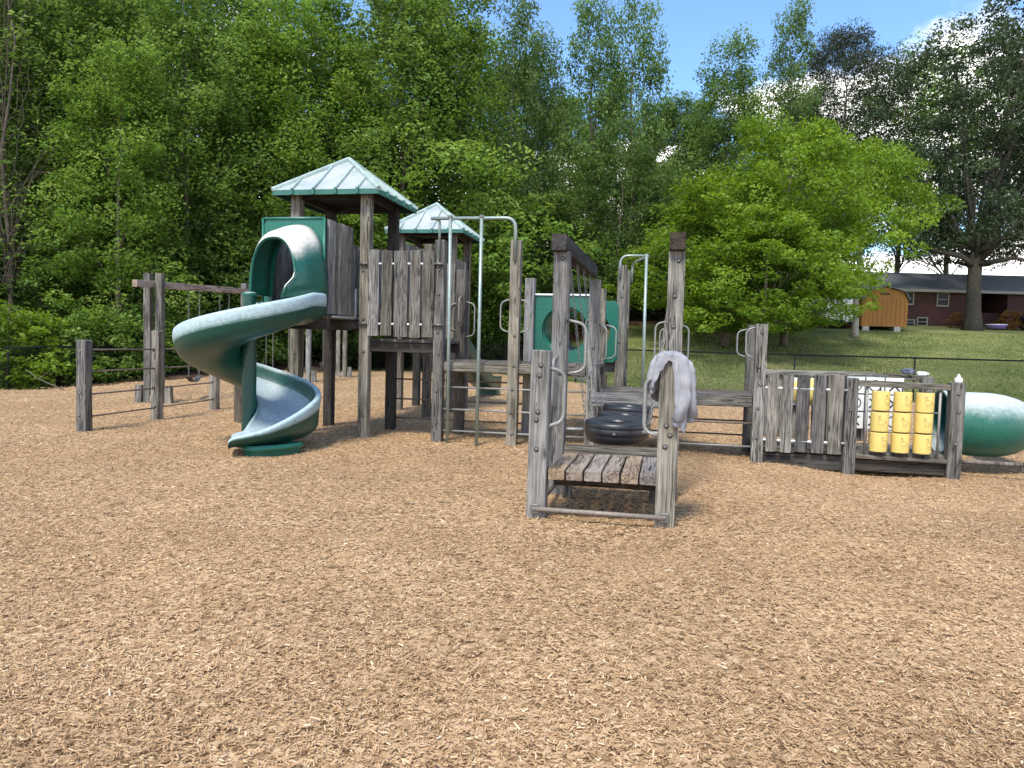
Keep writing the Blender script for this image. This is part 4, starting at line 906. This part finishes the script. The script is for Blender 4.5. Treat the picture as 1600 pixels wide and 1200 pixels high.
# ------------------------------------------------------------------ game box: yellow cylinders, noughts and crosses
FR = part('game_frame', 'timber frame holding nine yellow turning cylinders')
timber('top_rail', (U6+.08, V0-.03, 1.125), (U7-.09, V0-.03, 1.105), .09, .085, WOOD, FR); timber('bottom_rail', (U6+.08, V0-.02, .125), (U7-.09, V0-.02, .11), .14, .05, WOODB, FR)
timber('fascia', (U6+.08, V0+.0, .01), (U7-.09, V0+.0, .0), .04, .17, WOODD, FR); timber('fascia', (U5+.08, V0+.02, .0), (U6-.08, V0+.02, .0), .04, .20, WOODD, FR)  # dark fascia boards carry the shade under the box in their colour
for uu in (2.66, 3.57): tube('upright_pipe', [(uu, V0-.03, .14), (uu, V0-.03, 1.08)], .018, PIPE, FR)
for zr in (.755, .475): tube('cross_rod', [(2.66, V0-.03, zr), (3.57, V0-.03, zr)], .009, PIPE, FR)
cyl = [(0, -.131), (.106, -.131), (.113, -.125), (.114, -.117), (.114, .117), (.113, .125), (.106, .131), (0, .131)]
v_, f_ = lathe(cyl, 28); CYL = fixn(mesh('game_cylinder', v_, f_, True)); CYL.materials.append(YELLOW)
for m__ in [CYL]:
    try: m__.set_sharp_from_angle(angle=math.radians(40))
    except Exception: pass
def doodle(seed, parent, r=.1154):
    """a loose line drawing of an animal printed on the curved face"""
    q = random.Random(seed); P = []
    a0 = -math.pi/2+q.uniform(-.25, .45); s = q.uniform(1.15, 1.45)
    def wrap(x, z): a = a0+x/r; return Vector((r*math.cos(a), r*math.sin(a), z))
    body = [(s*.030*math.cos(t)*(1+.2*math.sin(2*t+seed)), s*.024*math.sin(t)*(1+.2*math.cos(3*t))) for t in [i*math.pi/7 for i in range(14)]]
    head = [(-.022*s+s*.013*math.cos(t), .034*s+s*.014*math.sin(t)) for t in [i*math.pi/5 for i in range(10)]]
    P.append(sweep([wrap(x, z) for x, z in body], .0017, 3, close=True)); P.append(sweep([wrap(x, z) for x, z in head], .0017, 3, close=True))
    for k in range(2): P.append(sweep([wrap(-.026*s+k*.010, .044*s), wrap(-.03*s+k*.012, .060*s), wrap(-.02*s+k*.010, .047*s)], .0017, 3))
    for x0 in (-.015, .014): P.append(sweep([wrap(x0*s, -.018*s), wrap((x0-.004)*s, -.045*s), wrap((x0+.008)*s, -.047*s)], .0017, 3))
    P.append(sweep([wrap(.028*s, 0), wrap(.045*s, .016*q.uniform(-1, 1)), wrap(.052*s, -.03*s)], .0017, 3))
    V_, F_ = joined(P); mk('line_drawing', mesh('line_drawing', V_, F_), parent, mat=INK)
for i, uu in enumerate((2.825, 3.10, 3.375)):
    tube('spindle', [(uu, V0-.03, .14), (uu, V0-.03, 1.09)], .010, RUSTY, FR)
    for j, zc in enumerate((.335, .615, .895)):
        c = mk('game_cylinder', CYL, PS, (uu+.003*j, V0-.04, zc+random.uniform(-.004, .004)), (0, 0, AZ+random.uniform(-.1, .1))); doodle(i*3+j, c)
        c['label'] = ('left', 'middle', 'right')[i]+' yellow cylinder in the '+('bottom', 'middle', 'top')[j]+' row with a faint line drawing'
XO = part('noughts_and_crosses_board', 'white board with black O and X marks seen behind the yellow cylinders')
timber('back_rail', (U5+.1, V1-.02, 1.20), (3.05, V1-.02, 1.21), .09, .08, WOOD, PS); timber('back_rail', (3.17, V1-.02, 1.21), (U7-.05, V1-.02, 1.17), .09, .08, WOOD, PS)
bx0, bw_ = 2.66, .62
for i in range(3):
    for j in range(3):
        c = Vector((bx0+.1+i*.27, V1-.12, .52+j*.265)); t_ = box('tile', c, (.25, .03, .245), WHITEP, XO)
        if (i+j*2) % 3 == 2 or (i == 0 and j == 2):
            tube('nought_mark', [c+Vector((.08*math.cos(a), -.017, .08*math.sin(a))) for a in [k*math.pi/9 for k in range(18)]], .008, BLACK, XO, 4, close=True)
        else:
            for s in (-1, 1): tube('cross_mark', [c+Vector((-.07, -.017, -.07*s)), c+Vector((.07, -.017, .07*s))], .011, BLACK, XO, 4)
YB = part('yellow_bubble_panel'); v_, f_ = lathe([(.0, .13), (.10, .12), (.17, .08), (.20, .0), (.22, 0), (.22, -.02), (0, -.02)], 24)
mk('bubble', fixn(mesh('bubble', v_, f_, True)), YB, (2.05, V1-.14, .92), (math.pi/2, 0, 0), YELLOW); box('bubble_board', (2.05, V1-.09, .92), (.5, .03, .42), WHITEP, YB)
# ------------------------------------------------------------------ small things left on the structure
def Wp(u, v, z): return W(u, v, z)
bt = empty('bottle', Wp(U7+.02, V0, 1.172), 'small white squeeze bottle top standing on the right-hand corner post', 'bottle')
v_, f_ = lathe([(0, 0), (.045, 0), (.05, .01), (.05, .05), (.04, .065), (.022, .072), (.016, .10), (.008, .115), (0, .118)], 18); mk('bottle_body', fixn(mesh('bottle_body', v_, f_, True)), bt, mat=WHITEP)
BLUEC = simple('dark_blue_cloth', (.10, .11, .16), .9, 0, .4, 20)
b2 = empty('bottle', Wp(3.72, V1+.0, 1.245), 'white bottle lying on the back rail beside the tunnel', 'bottle')
v_, f_ = lathe([(0, -.09), (.03, -.09), (.035, -.08), (.035, .03), (.02, .05), (.018, .08), (0, .08)], 16); mk('bottle_body', fixn(mesh('bottle_body', v_, f_, True)), b2, (0, 0, .0), (0, math.pi/2, 0), WHITEP)
def crumple(r, seed, flat=.5):
    bm = bmesh.new(); bmesh.ops.create_icosphere(bm, subdivisions=3, radius=r)
    for v in bm.verts:
        n = mnoise.noise(v.co*18/(.1/r)+Vector((seed, 0, 0))); v.co = v.co*(1+.55*n); v.co.z = max(v.co.z*flat, -r*.3)
    me = bpy.data.meshes.new('crumple'); bm.to_mesh(me); bm.free(); me.shade_smooth(); return me
cl = mk('cloth', crumple(.10, 3), None, Wp(3.50, V1, 1.27), mat=BLUEC); cl.name = 'cloth'; tag(cl, 'crumpled dark blue cloth on the back rail between post and white bottle', 'cloth')
# ------------------------------------------------------------------ hoodie draped over the front right post
def jacketmat():
    m, t, b, o = newmat('grey_sweatshirt'); tcn = N(t, 'ShaderNodeTexCoord'); n = noisen(t, tcn.outputs['Object'], 320, 2, .6); n2 = noisen(t, tcn.outputs['Object'], 9, 3, .6)
    r = ramp(t, [(.3, (.19, .19, .205)), (.7, (.39, .39, .415))]); mx = N(t, 'ShaderNodeMath', operation='MULTIPLY_ADD', _1=.4); L(t, n, 0, mx, 0); q = N(t, 'ShaderNodeMath', operation='MULTIPLY', _1=.6); L(t, n2, 0, q, 0); L(t, q, 0, mx, 2)
    L(t, mx, 0, r, 0); L(t, r, 0, b, 'Base Color'); b.inputs['Roughness'].default_value = .95; b.inputs['Specular IOR Level'].default_value = .1; bump(t, b, n2.outputs[0], .01, .5); return m
JM = jacketmat()
def jacket():
    top = 1.475; nA, nR = 120, 44; vs = []; fs = []
    hem = [(0, .58), (25, .60), (50, .52), (75, .46), (110, .44), (140, .40), (165, .34), (190, .33), (215, .30), (240, .13), (262, .05), (280, .06), (296, .50), (312, .66), (335, .64), (360, .58)]
    def he(a):
        for (x, h), (x2, h2) in zip(hem, hem[1:]):
            if a <= x2: return h+(h2-h)*sstep((a-x)/(x2-x))
        return .5
    for j in range(nR+1):
        t = j/nR
        for i in range(nA):
            deg = 360*i/nA; a = math.radians(deg); L_ = he(deg); s = t*(L_+.085)
            sq = 1/max(abs(math.cos(a)), abs(math.sin(a)))
            # square post shoulder radius then hang
            R0 = .090*min(sq, 1.28)
            if s < .085: r = R0*(s/.085); z = top+.028-.02*(s/.085)**2
            else:
                g = s-.085; nn_ = Vector((math.cos(a)*3.1, math.sin(a)*3.1, g*1.7)); fold = 1.3-3.4*abs(mnoise.noise(nn_))+.9*mnoise.noise(nn_*2.7)+.5*mnoise.noise(nn_*6)
                fl = .034*sstep(g/.22) if 290 < deg or deg < 130 else .030*sstep(g/.22)
                r = R0+.010+fl+fold*.013*sstep(g/.14)+.016*mnoise.noise(Vector((math.cos(a)*2, math.sin(a)*2, g*7)))
                z = top+.008-g+.012*mnoise.noise(Vector((a*2, g*9, 3)))
            if s < .085: z += .010*mnoise.noise(Vector((a*1.5, s*30, 1)))
            vs.append((r*math.cos(a), r*math.sin(a), z))
    for j in range(nR):
        for i in range(nA):
            k = (i+1) % nA
            fs.append((j*nA+i, j*nA+k, (j+1)*nA+k, (j+1)*nA+i))
    me = mesh('cloth_body', vs, fs, True); bm = bmesh.new(); bm.from_mesh(me); bmesh.ops.remove_doubles(bm, verts=bm.verts, dist=1e-4); bmesh.ops.recalc_face_normals(bm, faces=bm.faces); bm.to_mesh(me); bm.free(); me.shade_smooth()
    e = empty('hoodie', Wp(U4-.03, FV, 0), 'pale grey hoodie draped over the front right post of the platform', 'hoodie', rz=-AZ)
    o = mk('cloth_body', me, e, mat=JM); s = o.modifiers.new('t', 'SOLIDIFY'); s.thickness = .010; s.offset = 1
    # sleeve hanging down in front, with cuff
    def sleeve(name, pts, r):
        v_, f_ = sweep(bend([Vector(p) for p in pts], .12, 8), .05, 18); o = []
        for q in v_:
            n = mnoise.noise(q*22)*.014+mnoise.noise(q*9+Vector((5, 0, 0)))*.016; c = Vector((q.x, q.y, q.z)); d = Vector((c.x-.0, c.y, 0)); n += .018*mnoise.noise(Vector((q.x*14, q.y*14, q.z*5))); o.append(c+d.normalized()*n if d.length > .01 else c)
        mk(name, fixn(mesh(name, o, f_, True)), e, mat=JM)
    sleeve('sleeve', [(.03, -.02, 1.475), (.11, -.10, 1.42), (.13, -.12, 1.15), (.075, -.135, .93)], .034)
    sleeve('sleeve', [(.06, .04, 1.47), (.16, .02, 1.38), (.19, .0, 1.15), (.185, .02, .96)], .034)
    sleeve('hood', [(-.02, .05, 1.48), (-.12, .05, 1.41), (-.14, .03, 1.28), (-.13, .05, 1.17)], .034)
    for c, rz in (((.073, -.136, .915), 0), ((.184, .02, .945), 0)):
        v_, f_ = sweep([Vector(c)+Vector((0, 0, .02)), Vector(c)-Vector((0, 0, .035))], .035, 16); mk('cuff', fixn(mesh('cuff', v_, f_, True)), e, mat=JM)
jacket()
# ------------------------------------------------------------------ free-standing rail of posts and bars at the left
def wpost(root, p, h, w=.155, mat=WOOD, bl=(), ry=-AZ):
    o = timber('post', (p[0], p[1], T(p[0], p[1])-.25), (p[0]+.0, p[1], h), w, w, mat, root, side=(math.sin(AZ), math.cos(AZ), 0))
    for z in bl: mk('bolt', BOLTM, o, (random.uniform(-.03, .03), -w/2-.001, z+.25), (math.pi/2, 0, 0))
    return o
cr_ = empty('climbing_rail', (-6.4, 13.5, 0), 'low rail of three grey posts joined by four thin bars, left of the slide', 'climbing rail')
def rel(o, p): return (p[0]-o.location.x, p[1]-o.location.y, p[2]-o.location.z)
CRP = [(-6.65, 11.62, 1.42), (-6.38, 13.44, 1.60), (-6.17, 15.5, 1.45)]
for x, y, h in CRP:
    o = timber('post', rel(cr_, (x, y, T(x, y)-.25)), rel(cr_, (x, y, h)), .165 if y < 12 else .155, .155, WOOD, cr_, side=(math.sin(AZ), math.cos(AZ), 0))
    for z in (.3, .65, 1.3): mk('bolt', BOLTM, o, (random.uniform(-.03, .03), -.0785, z+.2), (math.pi/2, 0, 0))
for (a, b) in zip(CRP, CRP[1:]):
    for k, zr in enumerate((.22, .57, .93, 1.27)):
        if b[1] > 15 and k == 0: pass
        tube('bar', [rel(cr_, (a[0], a[1], zr)), rel(cr_, (b[0], b[1], zr+.0))], .0135, RUSTY, cr_, 6)
lp = empty('timber_post', (-4.86, 13.36, 0), 'single short grey post standing behind the foot of the spiral slide', 'post')
timber('post_body', (0, 0, -.2), (0, 0, 1.4), .15, .15, WOODB, lp, side=(math.sin(AZ), math.cos(AZ), 0)); box('post_top', (0, 0, 1.405), (.13, .13, .02), WOODB, lp)
# ------------------------------------------------------------------ swing set
A0, A1_, A2_, A3_ = Vector((-7.97, 16.65, 0)), Vector((-7.62, 21.6, 0)), Vector((-7.25, 26.1, 0)), Vector((-6.9, 30.2, 0))
SW = empty('swing_set', A0, 'long timber swing frame with a reddish beam between doubled posts', 'swing set')
def frame(P, first=False):
    d = (A3_-A0).normalized(); s = Vector((d.y, -d.x, 0)); z = T(P.x, P.y)
    for k in (-1, 1):
        q = P+s*k*.135; timber('post', q+Vector((0, 0, z-.3))-A0, q+Vector((0, 0, z+(2.88 if P is A0 else 3.05)))-A0, .15, .15, WOOD, SW, side=d)
        q = P+s*k*.36; timber('brace', q+Vector((0, 0, z-.2))-A0, q-s*k*.03+Vector((0, 0, z+.40))-A0, .14, .14, WOOD, SW, side=d)
    timber('spacer', P-s*.1+Vector((0, 0, z+.1))-A0, P+s*.1+Vector((0, 0, z+.1))-A0, .13, .13, WOODR, SW, side=d)
for P in (A0, A1_, A2_, A3_): frame(P)
for a, b, e, za_, zb_ in ((A0, A1_, -.75, 2.60, 2.82), (A1_, A2_, .05, 2.82, 2.86), (A2_, A3_, .05, 2.86, 2.9)):
    d = (b-a).normalized(); timber('beam', a+d*e+Vector((0, 0, za_))-A0, b+Vector((0, 0, zb_))-A0, .11, .15, WOODR, SW)
SEAT = simple('black_swing_belt', (.03, .03, .033), .5)
def swing(P, kind, label, twist=0):
    d = (A3_-A0).normalized(); s = Vector((d.y, -d.x, 0)); e = empty('swing', (P.x, P.y, T(P.x, P.y)), label, 'swing', 'swings hanging in the swing set'); hw = .27
    c0, c1 = -d*hw, d*hw; zs = .52; zt = 2.60+.2*min(1, max(0, (P.y-16.6)/5.))-T(P.x, P.y)
    for c in (c0, c1): chain(Vector((c.x, c.y, zt)), Vector((c.x*.93, c.y*.93, zs)), e, .07)
    if kind == 'belt':
        vs = []; fs = []; n = 12
        for i in range(n+1):
            t = i/n*2-1; z = zs-.13*(1-t*t)
            for q, zz_ in ((-.075, .006), (.075, .006), (.075, -.006), (-.075, -.006)): p = d*(t*hw*.93)+s*q; vs.append((p.x, p.y, z+zz_))
        for i in range(n):
            for j in range(4): fs.append((i*4+j, i*4+(j+1) % 4, (i+1)*4+(j+1) % 4, (i+1)*4+j))
        fs += [(0, 1, 2, 3), tuple(n*4+j for j in (3, 2, 1, 0))]
        mk('belt_seat', fixn(mesh('belt_seat', vs, fs)), e, mat=SEAT)
    else:
        v_, f_ = lathe([(.0, -.16), (.12, -.15), (.17, -.05), (.19, .12), (.205, .13), (.205, .10), (.18, -.06), (.13, -.17), (0, -.18)], 20); mk('bucket_seat', fixn(mesh('bucket_seat', v_, f_, True)), e, (0, 0, zs-.02), mat=SEAT)
dS = (A3_-A0).normalized()
def along(y): return A0+(A3_-A0)*((y-A0.y)/(A3_.y-A0.y))
swing(along(18.4), 'belt', 'black belt swing nearest the camera, hanging at the left of the spiral slide')
swing(along(20.0), 'belt', 'black belt swing second from the near end, its chains above the slide rim')
swing(along(23.0), 'belt', 'black belt swing seen through the curve of the slide')
swing(along(24.8), 'belt', 'black belt swing beside the third pair of swing posts')
swing(along(28.2), 'bucket', 'black bucket seat swing seen under the near tower')
# ------------------------------------------------------------------ chain-link fence
BLK = simple('black_vinyl', (.012, .012, .013), .8, 0, 0, 1, .15)
FE = empty('chainlink_fence', (14, 24.2, 0), 'black chain-link fence with round posts around the playground edge', 'fence')
fpts = [(34, 19.6), (30.2, 20.5), (26.6, 21.4), (23., 22.2), (19.6, 22.9), (16.2, 23.5), (12.93, 24.1), (9.37, 24.9), (5.91, 25.75), (4.3, 28.8), (2.7, 31.9), (1.15, 35.), (-.37, 38.1), (-3.6, 38.7), (-6.9, 38.9), (-10.2, 38.3), (-11.4, 35.), (-12.4, 31.5), (-13.1, 28.), (-13.9, 24.9), (-15.1, 22.4), (-18.4, 21.2), (-21.8, 20.1), (-25.2, 19.)]
def fzb(x, y): return T(x, y)+(.10 if x > -5 else (-.0 if x > -12 else -.0))
for (x, y) in fpts:
    z = fzb(x, y); tube('fence_post', [rel(FE, (x, y, z-.3)), rel(FE, (x, y, z+(1.34 if x > -12 else 1.25)))], .034 if x in (5.91, -.37) else .028, BLK, FE, 8)
for (a, b) in zip(fpts, fpts[1:]):
    za, zb = fzb(*a), fzb(*b); hA = 1.30 if a[0] > -12 else 1.20
    A_ = Vector((a[0], a[1], za)); B_ = Vector((b[0], b[1], zb)); d = B_-A_; Ln = d.length
    tube('top_rail', [rel(FE, A_+Vector((0, 0, hA))), rel(FE, B_+Vector((0, 0, hA)))], .027, BLK, FE, 6)
    nv = []; nf = []; st_ = .085; nrm = Vector((d.y, -d.x, 0)).normalized(); r_ = .0040; hh = hA-.03
    def strip(s0, z0, s1, z1, o_):
        k = len(nv); p = A_+d*(s0/Ln)+Vector((0, 0, z0+.03)); q = A_+d*(s1/Ln)+Vector((0, 0, z1+.03)); dn = d.normalized()*r_*1.3
        for c in (p, q):
            nv.extend([rel(FE, c-dn+nrm*o_), rel(FE, c+dn+nrm*o_), rel(FE, c+nrm*(o_+r_*1.6))])
        nf.extend([(k, k+1, k+4, k+3), (k+1, k+2, k+5, k+4), (k+2, k, k+3, k+5)])
    s = -hh
    while s < Ln:
        for sg in (1, -1):
            s0, s1 = (s, s+hh); z0, z1 = (0, hh) if sg > 0 else (hh, 0)
            if s0 < 0: z0 += (z1-z0)*(-s0)/hh; s0 = 0
            if s1 > Ln: f0 = (Ln-s0)/(s1-s0); z1 = z0+(z1-z0)*f0; s1 = Ln
            if s1 > s0+.01: strip(s0, z0, s1, z1, .004*sg)
        s += st_
    mo = mk('wire_mesh', mesh('wire_mesh', nv, nf), FE, mat=BLK); mo['kind'] = 'stuff'
# ------------------------------------------------------------------ house, shed, trailer beyond the lawn
def brickmat():
    m, t, b, o = newmat('shaded_dark_red_brick'); tcn = N(t, 'ShaderNodeTexCoord'); mpn = N(t, 'ShaderNodeMapping'); mpn.inputs['Rotation'].default_value = (math.pi/2, 0, 0); L(t, tcn, 'Object', mpn, 0)
    br = N(t, 'ShaderNodeTexBrick'); br.inputs['Scale'].default_value = 4.6; br.inputs['Color1'].default_value = (.080, .024, .019, 1); br.inputs['Color2'].default_value = (.052, .017, .015, 1); br.inputs['Mortar'].default_value = (.09, .07, .06, 1); br.inputs['Mortar Size'].default_value = .015
    L(t, mpn, 0, br, 0); L(t, br, 0, b, 'Base Color'); b.inputs['Roughness'].default_value = .9; return m
BRICK = brickmat(); SHG = simple('grey_shingles', (.17, .18, .20), .9, 0, .2, 3); TRIM = simple('shaded_cream_trim', (.30, .28, .235), .7); GLASS = simple('dark_window_glass', (.015, .018, .02), .35, 0, 0, 1, .25)  # brick and trim are darkened, with the tree's shade put into their colours
HY = 52.5; HZ = T(30, HY)-.05
HO = empty('brick_house', (32, HY, HZ), 'long low dark red brick house with a grey shingle roof, behind the oak', 'house')
def hb(name, x0, x1, y0, y1, z0, z1, mat, parent=HO, b=0.): return box(name, ((x0+x1)/2-32, (y0+y1)/2-HY, (z0+z1)/2), (x1-x0, y1-y0, z1-z0), mat, parent, b=b)
hb('wall', 23.5, 32.6, HY, HY+8, -.6, 2.55, BRICK); hb('wall', 34.4, 44, HY, HY+8, -.6, 2.5, BRICK); hb('wall', 32.6, 34.4, HY+1, HY+7, -.6, 1.0, BRICK); hb('wall', 32.6, 34.4, HY+5.5, HY+7.5, 1.0, 2.5, WOODD)  # last block is dark timber added to fill the breezeway with shade
def gable(x0, x1, y0, y1, z0, z1, ov=.5):
    ym = (y0+y1)/2; V_ = []
    for x in (x0-ov, x1+ov):
        for (y, z) in ((y0-ov, z0-.12), (ym, z1), (y1+ov, z0-.12), (y1+ov, z0-.28), (ym, z1-.18), (y0-ov, z0-.28)): V_.append((x-32, y-HY, z))
    F_ = [(j, (j+1) % 6, 6+(j+1) % 6, 6+j) for j in range(6)]+[tuple(range(5, -1, -1)), tuple(range(6, 12))]
    return mk('roof', fixn(mesh('roof', V_, F_)), HO, mat=SHG)
gable(23.5, 44, HY, HY+8, 2.55, 4.0)
hb('fascia_board', 23., 44.5, HY-.53, HY-.50, 2.25, 2.44, TRIM)
def window(x0, x1, z0, z1, panes=2):
    f_ = part('window', parent=HO); w_ = x1-x0
    for (a, b, c, d_) in ((x0-.08, x1+.08, z0-.1, z0), (x0-.08, x1+.08, z1, z1+.08), (x0-.08, x0, z0, z1), (x1, x1+.08, z0, z1)): box('frame', ((a+b)/2-32, -.04, (c+d_)/2), (b-a, .09, d_-c), TRIM, f_)
    for i in range(panes):
        xa = x0+w_*i/panes; xb = x0+w_*(i+1)/panes; box('pane', ((xa+xb)/2-32, -.004, (z0+z1)/2), (xb-xa-.05, .02, z1-z0), GLASS, f_)
        if i: box('mullion', (xa-32, -.035, (z0+z1)/2), (.09, .06, z1-z0), TRIM, f_)
        box('sash_bar', ((xa+xb)/2-32, -.02, (z0+z1)/2), (xb-xa-.05, .04, .05), TRIM, f_)
window(26.3, 27.75, 1.45, 2.2, 2); window(29.5, 30.2, 1.4, 2.2, 1); window(24.4, 25.3, 1.45, 2.2, 1)
window(27.4, 27.9, -.05, .28, 1); window(28.2, 28.8, -.02, .45, 1)
# shed with a gambrel front
ORANGE = simple('orange_brown_siding', (.36, .155, .030), .75, 0, .12, 2)
SX, SY = PX(1377, 46.5), 46.5; SZ = T(SX, SY)
SH = empty('garden_shed', (SX, SY, SZ), 'orange-brown barn-shaped shed standing on blocks beside the maple', 'shed', rz=-.06)
gp = [(-1.36, .18), (1.36, .18), (1.36, 1.85), (1.12, 2.30), (0, 2.62), (-1.12, 2.30), (-1.36, 1.85)]
V_ = [(x, y, z) for y in (0, 3.2) for x, z in gp]; n = 7
mk('shed_wall', fixn(mesh('shed_wall', V_, [(j, (j+1) % n, n+(j+1) % n, n+j) for j in range(n)]+[tuple(range(n-1, -1, -1)), tuple(range(n, 2*n))])), SH, mat=ORANGE)
for k in range(10): box('batten', (-1.22+k*.27, -.012, 1.05), (.03, .022, 1.7), ORANGE, SH, b=0)
for (a, b) in (((1.40, 1.82), (1.14, 2.34)), ((1.14, 2.34), (0, 2.68)), ((0, 2.68), (-1.14, 2.34)), ((-1.14, 2.34), (-1.40, 1.82))):
    timber('roof_board', (a[0], -.1, a[1]), (b[0], -.1, b[1]), .2, .04, SHG, SH, side=(0, 0, 1)); a_ = Vector((a[0], 0, a[1])); b_ = Vector((b[0], 0, b[1]))
    mk('roof_panel', fixn(mesh('roof_panel', [a_+Vector((0, 0, .02)), b_+Vector((0, 0, .02)), b_+Vector((0, 3.3, .02)), a_+Vector((0, 3.3, .02)), a_+Vector((0, 0, .05)), b_+Vector((0, 0, .05)), b_+Vector((0, 3.3, .05)), a_+Vector((0, 3.3, .05))], [(0, 1, 2, 3), (7, 6, 5, 4), (0, 4, 5, 1), (1, 5, 6, 2), (2, 6, 7, 3), (3, 7, 4, 0)])), SH, mat=SHG)
box('vent', (-.05, -.02, 2.2), (.55, .04, .10), WOODD, SH)
CONC = simple('concrete_block', (.42, .40, .36), .9, 0, .15, 6)
for x in (-1.1, .8): box('block', (x, .12, .03), (.38, .25, .30), CONC, SH)
TX, TY = PX(1306, 47), 47.; TZ = T(TX, TY)
WH = simple('white_painted_metal', (.74, .74, .74), .4, 0, .05, 3)
TRL = empty('cargo_trailer', (TX, TY, TZ), 'white enclosed cargo trailer parked left of the orange shed', 'trailer', rz=.12)
box('trailer_body', (0, 1.6, 1.05), (1.9, 3.4, 1.45), WH, TRL, b=.05); box('trailer_frame', (0, 1.5, .28), (1.7, 3.4, .12), BLK, TRL); box('bumper', (-.1, -.14, .38), (.9, .08, .14), BLK, TRL); box('door_seam', (0, -.11, 1.05), (.02, .012, 1.35), BLK, TRL)
v_, f_ = lathe([(0, -.1), (.26, -.1), (.32, -.08), (.33, 0), (.32, .08), (.26, .1), (0, .1)], 20); WHL = fixn(mesh('wheel', v_, f_, True)); WHL.materials.append(RUBBER)
for x in (-.9, .9): mk('wheel', WHL, TRL, (x, 1.6, .30), (0, math.pi/2, 0))
for x in (-.85, .85): box('tail_light', (x, -.11, .5), (.08, .03, .12), simple('red_lens', (.4, .02, .02), .3), TRL)
UX = PX(1262, 48); GRV = simple('grey_brown_paint', (.13, .12, .11), .5, 0, .2, 2)
UT = empty('utility_trailer', (UX, 48, T(UX, 48)), 'dull brown open utility trailer half hidden under the maple', 'trailer', rz=.2)
box('trailer_bed', (0, 1, .55), (1.8, 2.6, .10), GRV, UT); box('side_panel', (0, -.28, .85), (1.8, .04, .6), GRV, UT); box('side_panel', (-.9, 1, .85), (.04, 2.6, .6), GRV, UT); box('side_panel', (.9, 1, .85), (.04, 2.6, .6), GRV, UT)
for x in (-.98, .98): mk('wheel', WHL, UT, (x, .6, .32), (0, math.pi/2, 0)); box('fender', (x, .6, .70), (.22, .85, .04), GRV, UT)
# a parked car at the right edge, and garden things by the house
cx_, cy_ = PX(1640, 49.5), 49.5
CAR = empty('parked_car', (cx_, cy_, T(cx_, cy_)), 'dark blue car parked by the house at the right edge, nose just in view', 'car', rz=.0)
NAVY = simple('navy_car_paint', (.012, .016, .04), .2, .3)
cp = [(-2.1, .35), (-2.15, .7), (-1.95, .88), (-1.0, 1.0), (-.35, 1.42), (.9, 1.44), (1.6, 1.05), (2.1, .95), (2.15, .4)]
bm = bmesh.new(); rings = []
for y, s in ((-.85, .96), (-.7, 1.), (.7, 1.), (.85, .96)): rings.append([bm.verts.new((x*(.98 if abs(y) > .8 else 1), y, z if z < 1.1 or abs(y) < .8 else z-.12)) for x, z in cp])
for a, b in zip(rings, rings[1:]):
    for j in range(len(cp)): k = (j+1) % len(cp); bm.faces.new((a[j], a[k], b[k], b[j]))
bm.faces.new(rings[0][::-1]); bm.faces.new(rings[-1]); me = bpy.data.meshes.new('body'); bm.to_mesh(me); bm.free(); mk('body', fixn(me), CAR, (0, 0, 0), mat=NAVY)
for x in (-1.35, 1.35):
    for y in (-.8, .8): mk('wheel', WHL, CAR, (x, y, .32), (math.pi/2, 0, 0))
box('side_window', (.2, -.86, 1.2), (1.3, .02, .26), GLASS, CAR); box('headlight', (-2.08, -.6, .72), (.12, .3, .14), WHITEP, CAR)
PUR = simple('purple_plastic', (.20, .14, .42), .5); KB = empty('kids_pool', (PX(1551, 50), 50., T(PX(1551, 50), 50.)-.05), 'small purple and white plastic tub on the ground right of the oak trunk', 'tub')
v_, f_ = lathe([(0, .02), (.5, .02), (.62, .28), (.66, .28), (.66, .25), (.55, 0), (0, 0)], 20); mk('tub_body', fixn(mesh('tub_body', v_, f_, True)), KB, mat=PUR); mk('tub_rim', fixn(mesh('tub_rim', *sweep([(.65*math.cos(a*math.pi/10), .65*math.sin(a*math.pi/10), .28) for a in range(20)], .03, 6, close=True), True)), KB, mat=WHITEP)
LEAF_RED = leafmat('reddish_leaves', (.10, .05, .02), (.22, .12, .04), (.30, .22, .07))
tree('shrub', PX(1572, 50.), 50., .5, LEAF_RED, 'yellow and rust coloured shrub between the oak and the blue car', 'shrub', rz=0)
tree('shrub', PX(1490, 50.5), 50.5, .42, LEAF_RED, 'low rusty flowering shrub at the left foot of the oak', 'shrub', rz=2)
# fallen branch by the brush at the left, and a few sticks on the mulch
def stick(p, a, ln, r, label, name='stick', n=6):
    rr = random.Random(int(p[0]*100)); d = Vector((math.cos(a), math.sin(a), 0)); z0 = mz(p[0], p[1])+r*.8; pts = [Vector((0, 0, 0))+d*ln*(i/n-.5)+Vector((rr.uniform(-1, 1)*ln*.03, rr.uniform(-1, 1)*ln*.03, 0)) for i in range(n+1)]
    v_, f_ = sweep(pts, [r*(1-.6*i/n) for i in range(n+1)], 6); o = mk(name, fixn(mesh(name, v_, f_, True)), None, (p[0], p[1], z0), mat=BARK); return tag(o, label, 'stick')
br = mk('fallen_branch', fixn(mesh('fallen_branch', *joined([sweep([(-.9, .3, .55), (-.4, .1, .30), (.1, 0, .12), (.5, -.1, 0)], [.008, .013, .018, .02], 6), sweep([(-.4, .1, .30), (-.2, .3, .5)], [.014, .005], 5)]), True)), None, (-13.1, 21.2, T(-13.1, 21.2)), mat=BARK)
tag(br, 'pale fallen branch leaning out of the brush onto the mulch at the left', 'branch')
stick((-.95, 7.05), .2, .12, .008, 'short dark stick on the mulch left of the front platform'); stick((.05, 6.95), .5, .11, .007, 'short dark stick lying close to the leaning front post')
stick((-1.3, 5.15), .6, .10, .006, 'tiny dark twig on the open mulch in the middle foreground'); stick((-.6, 7.15), -.2, .14, .009, 'brown piece of bark on the mulch between slide and front platform')
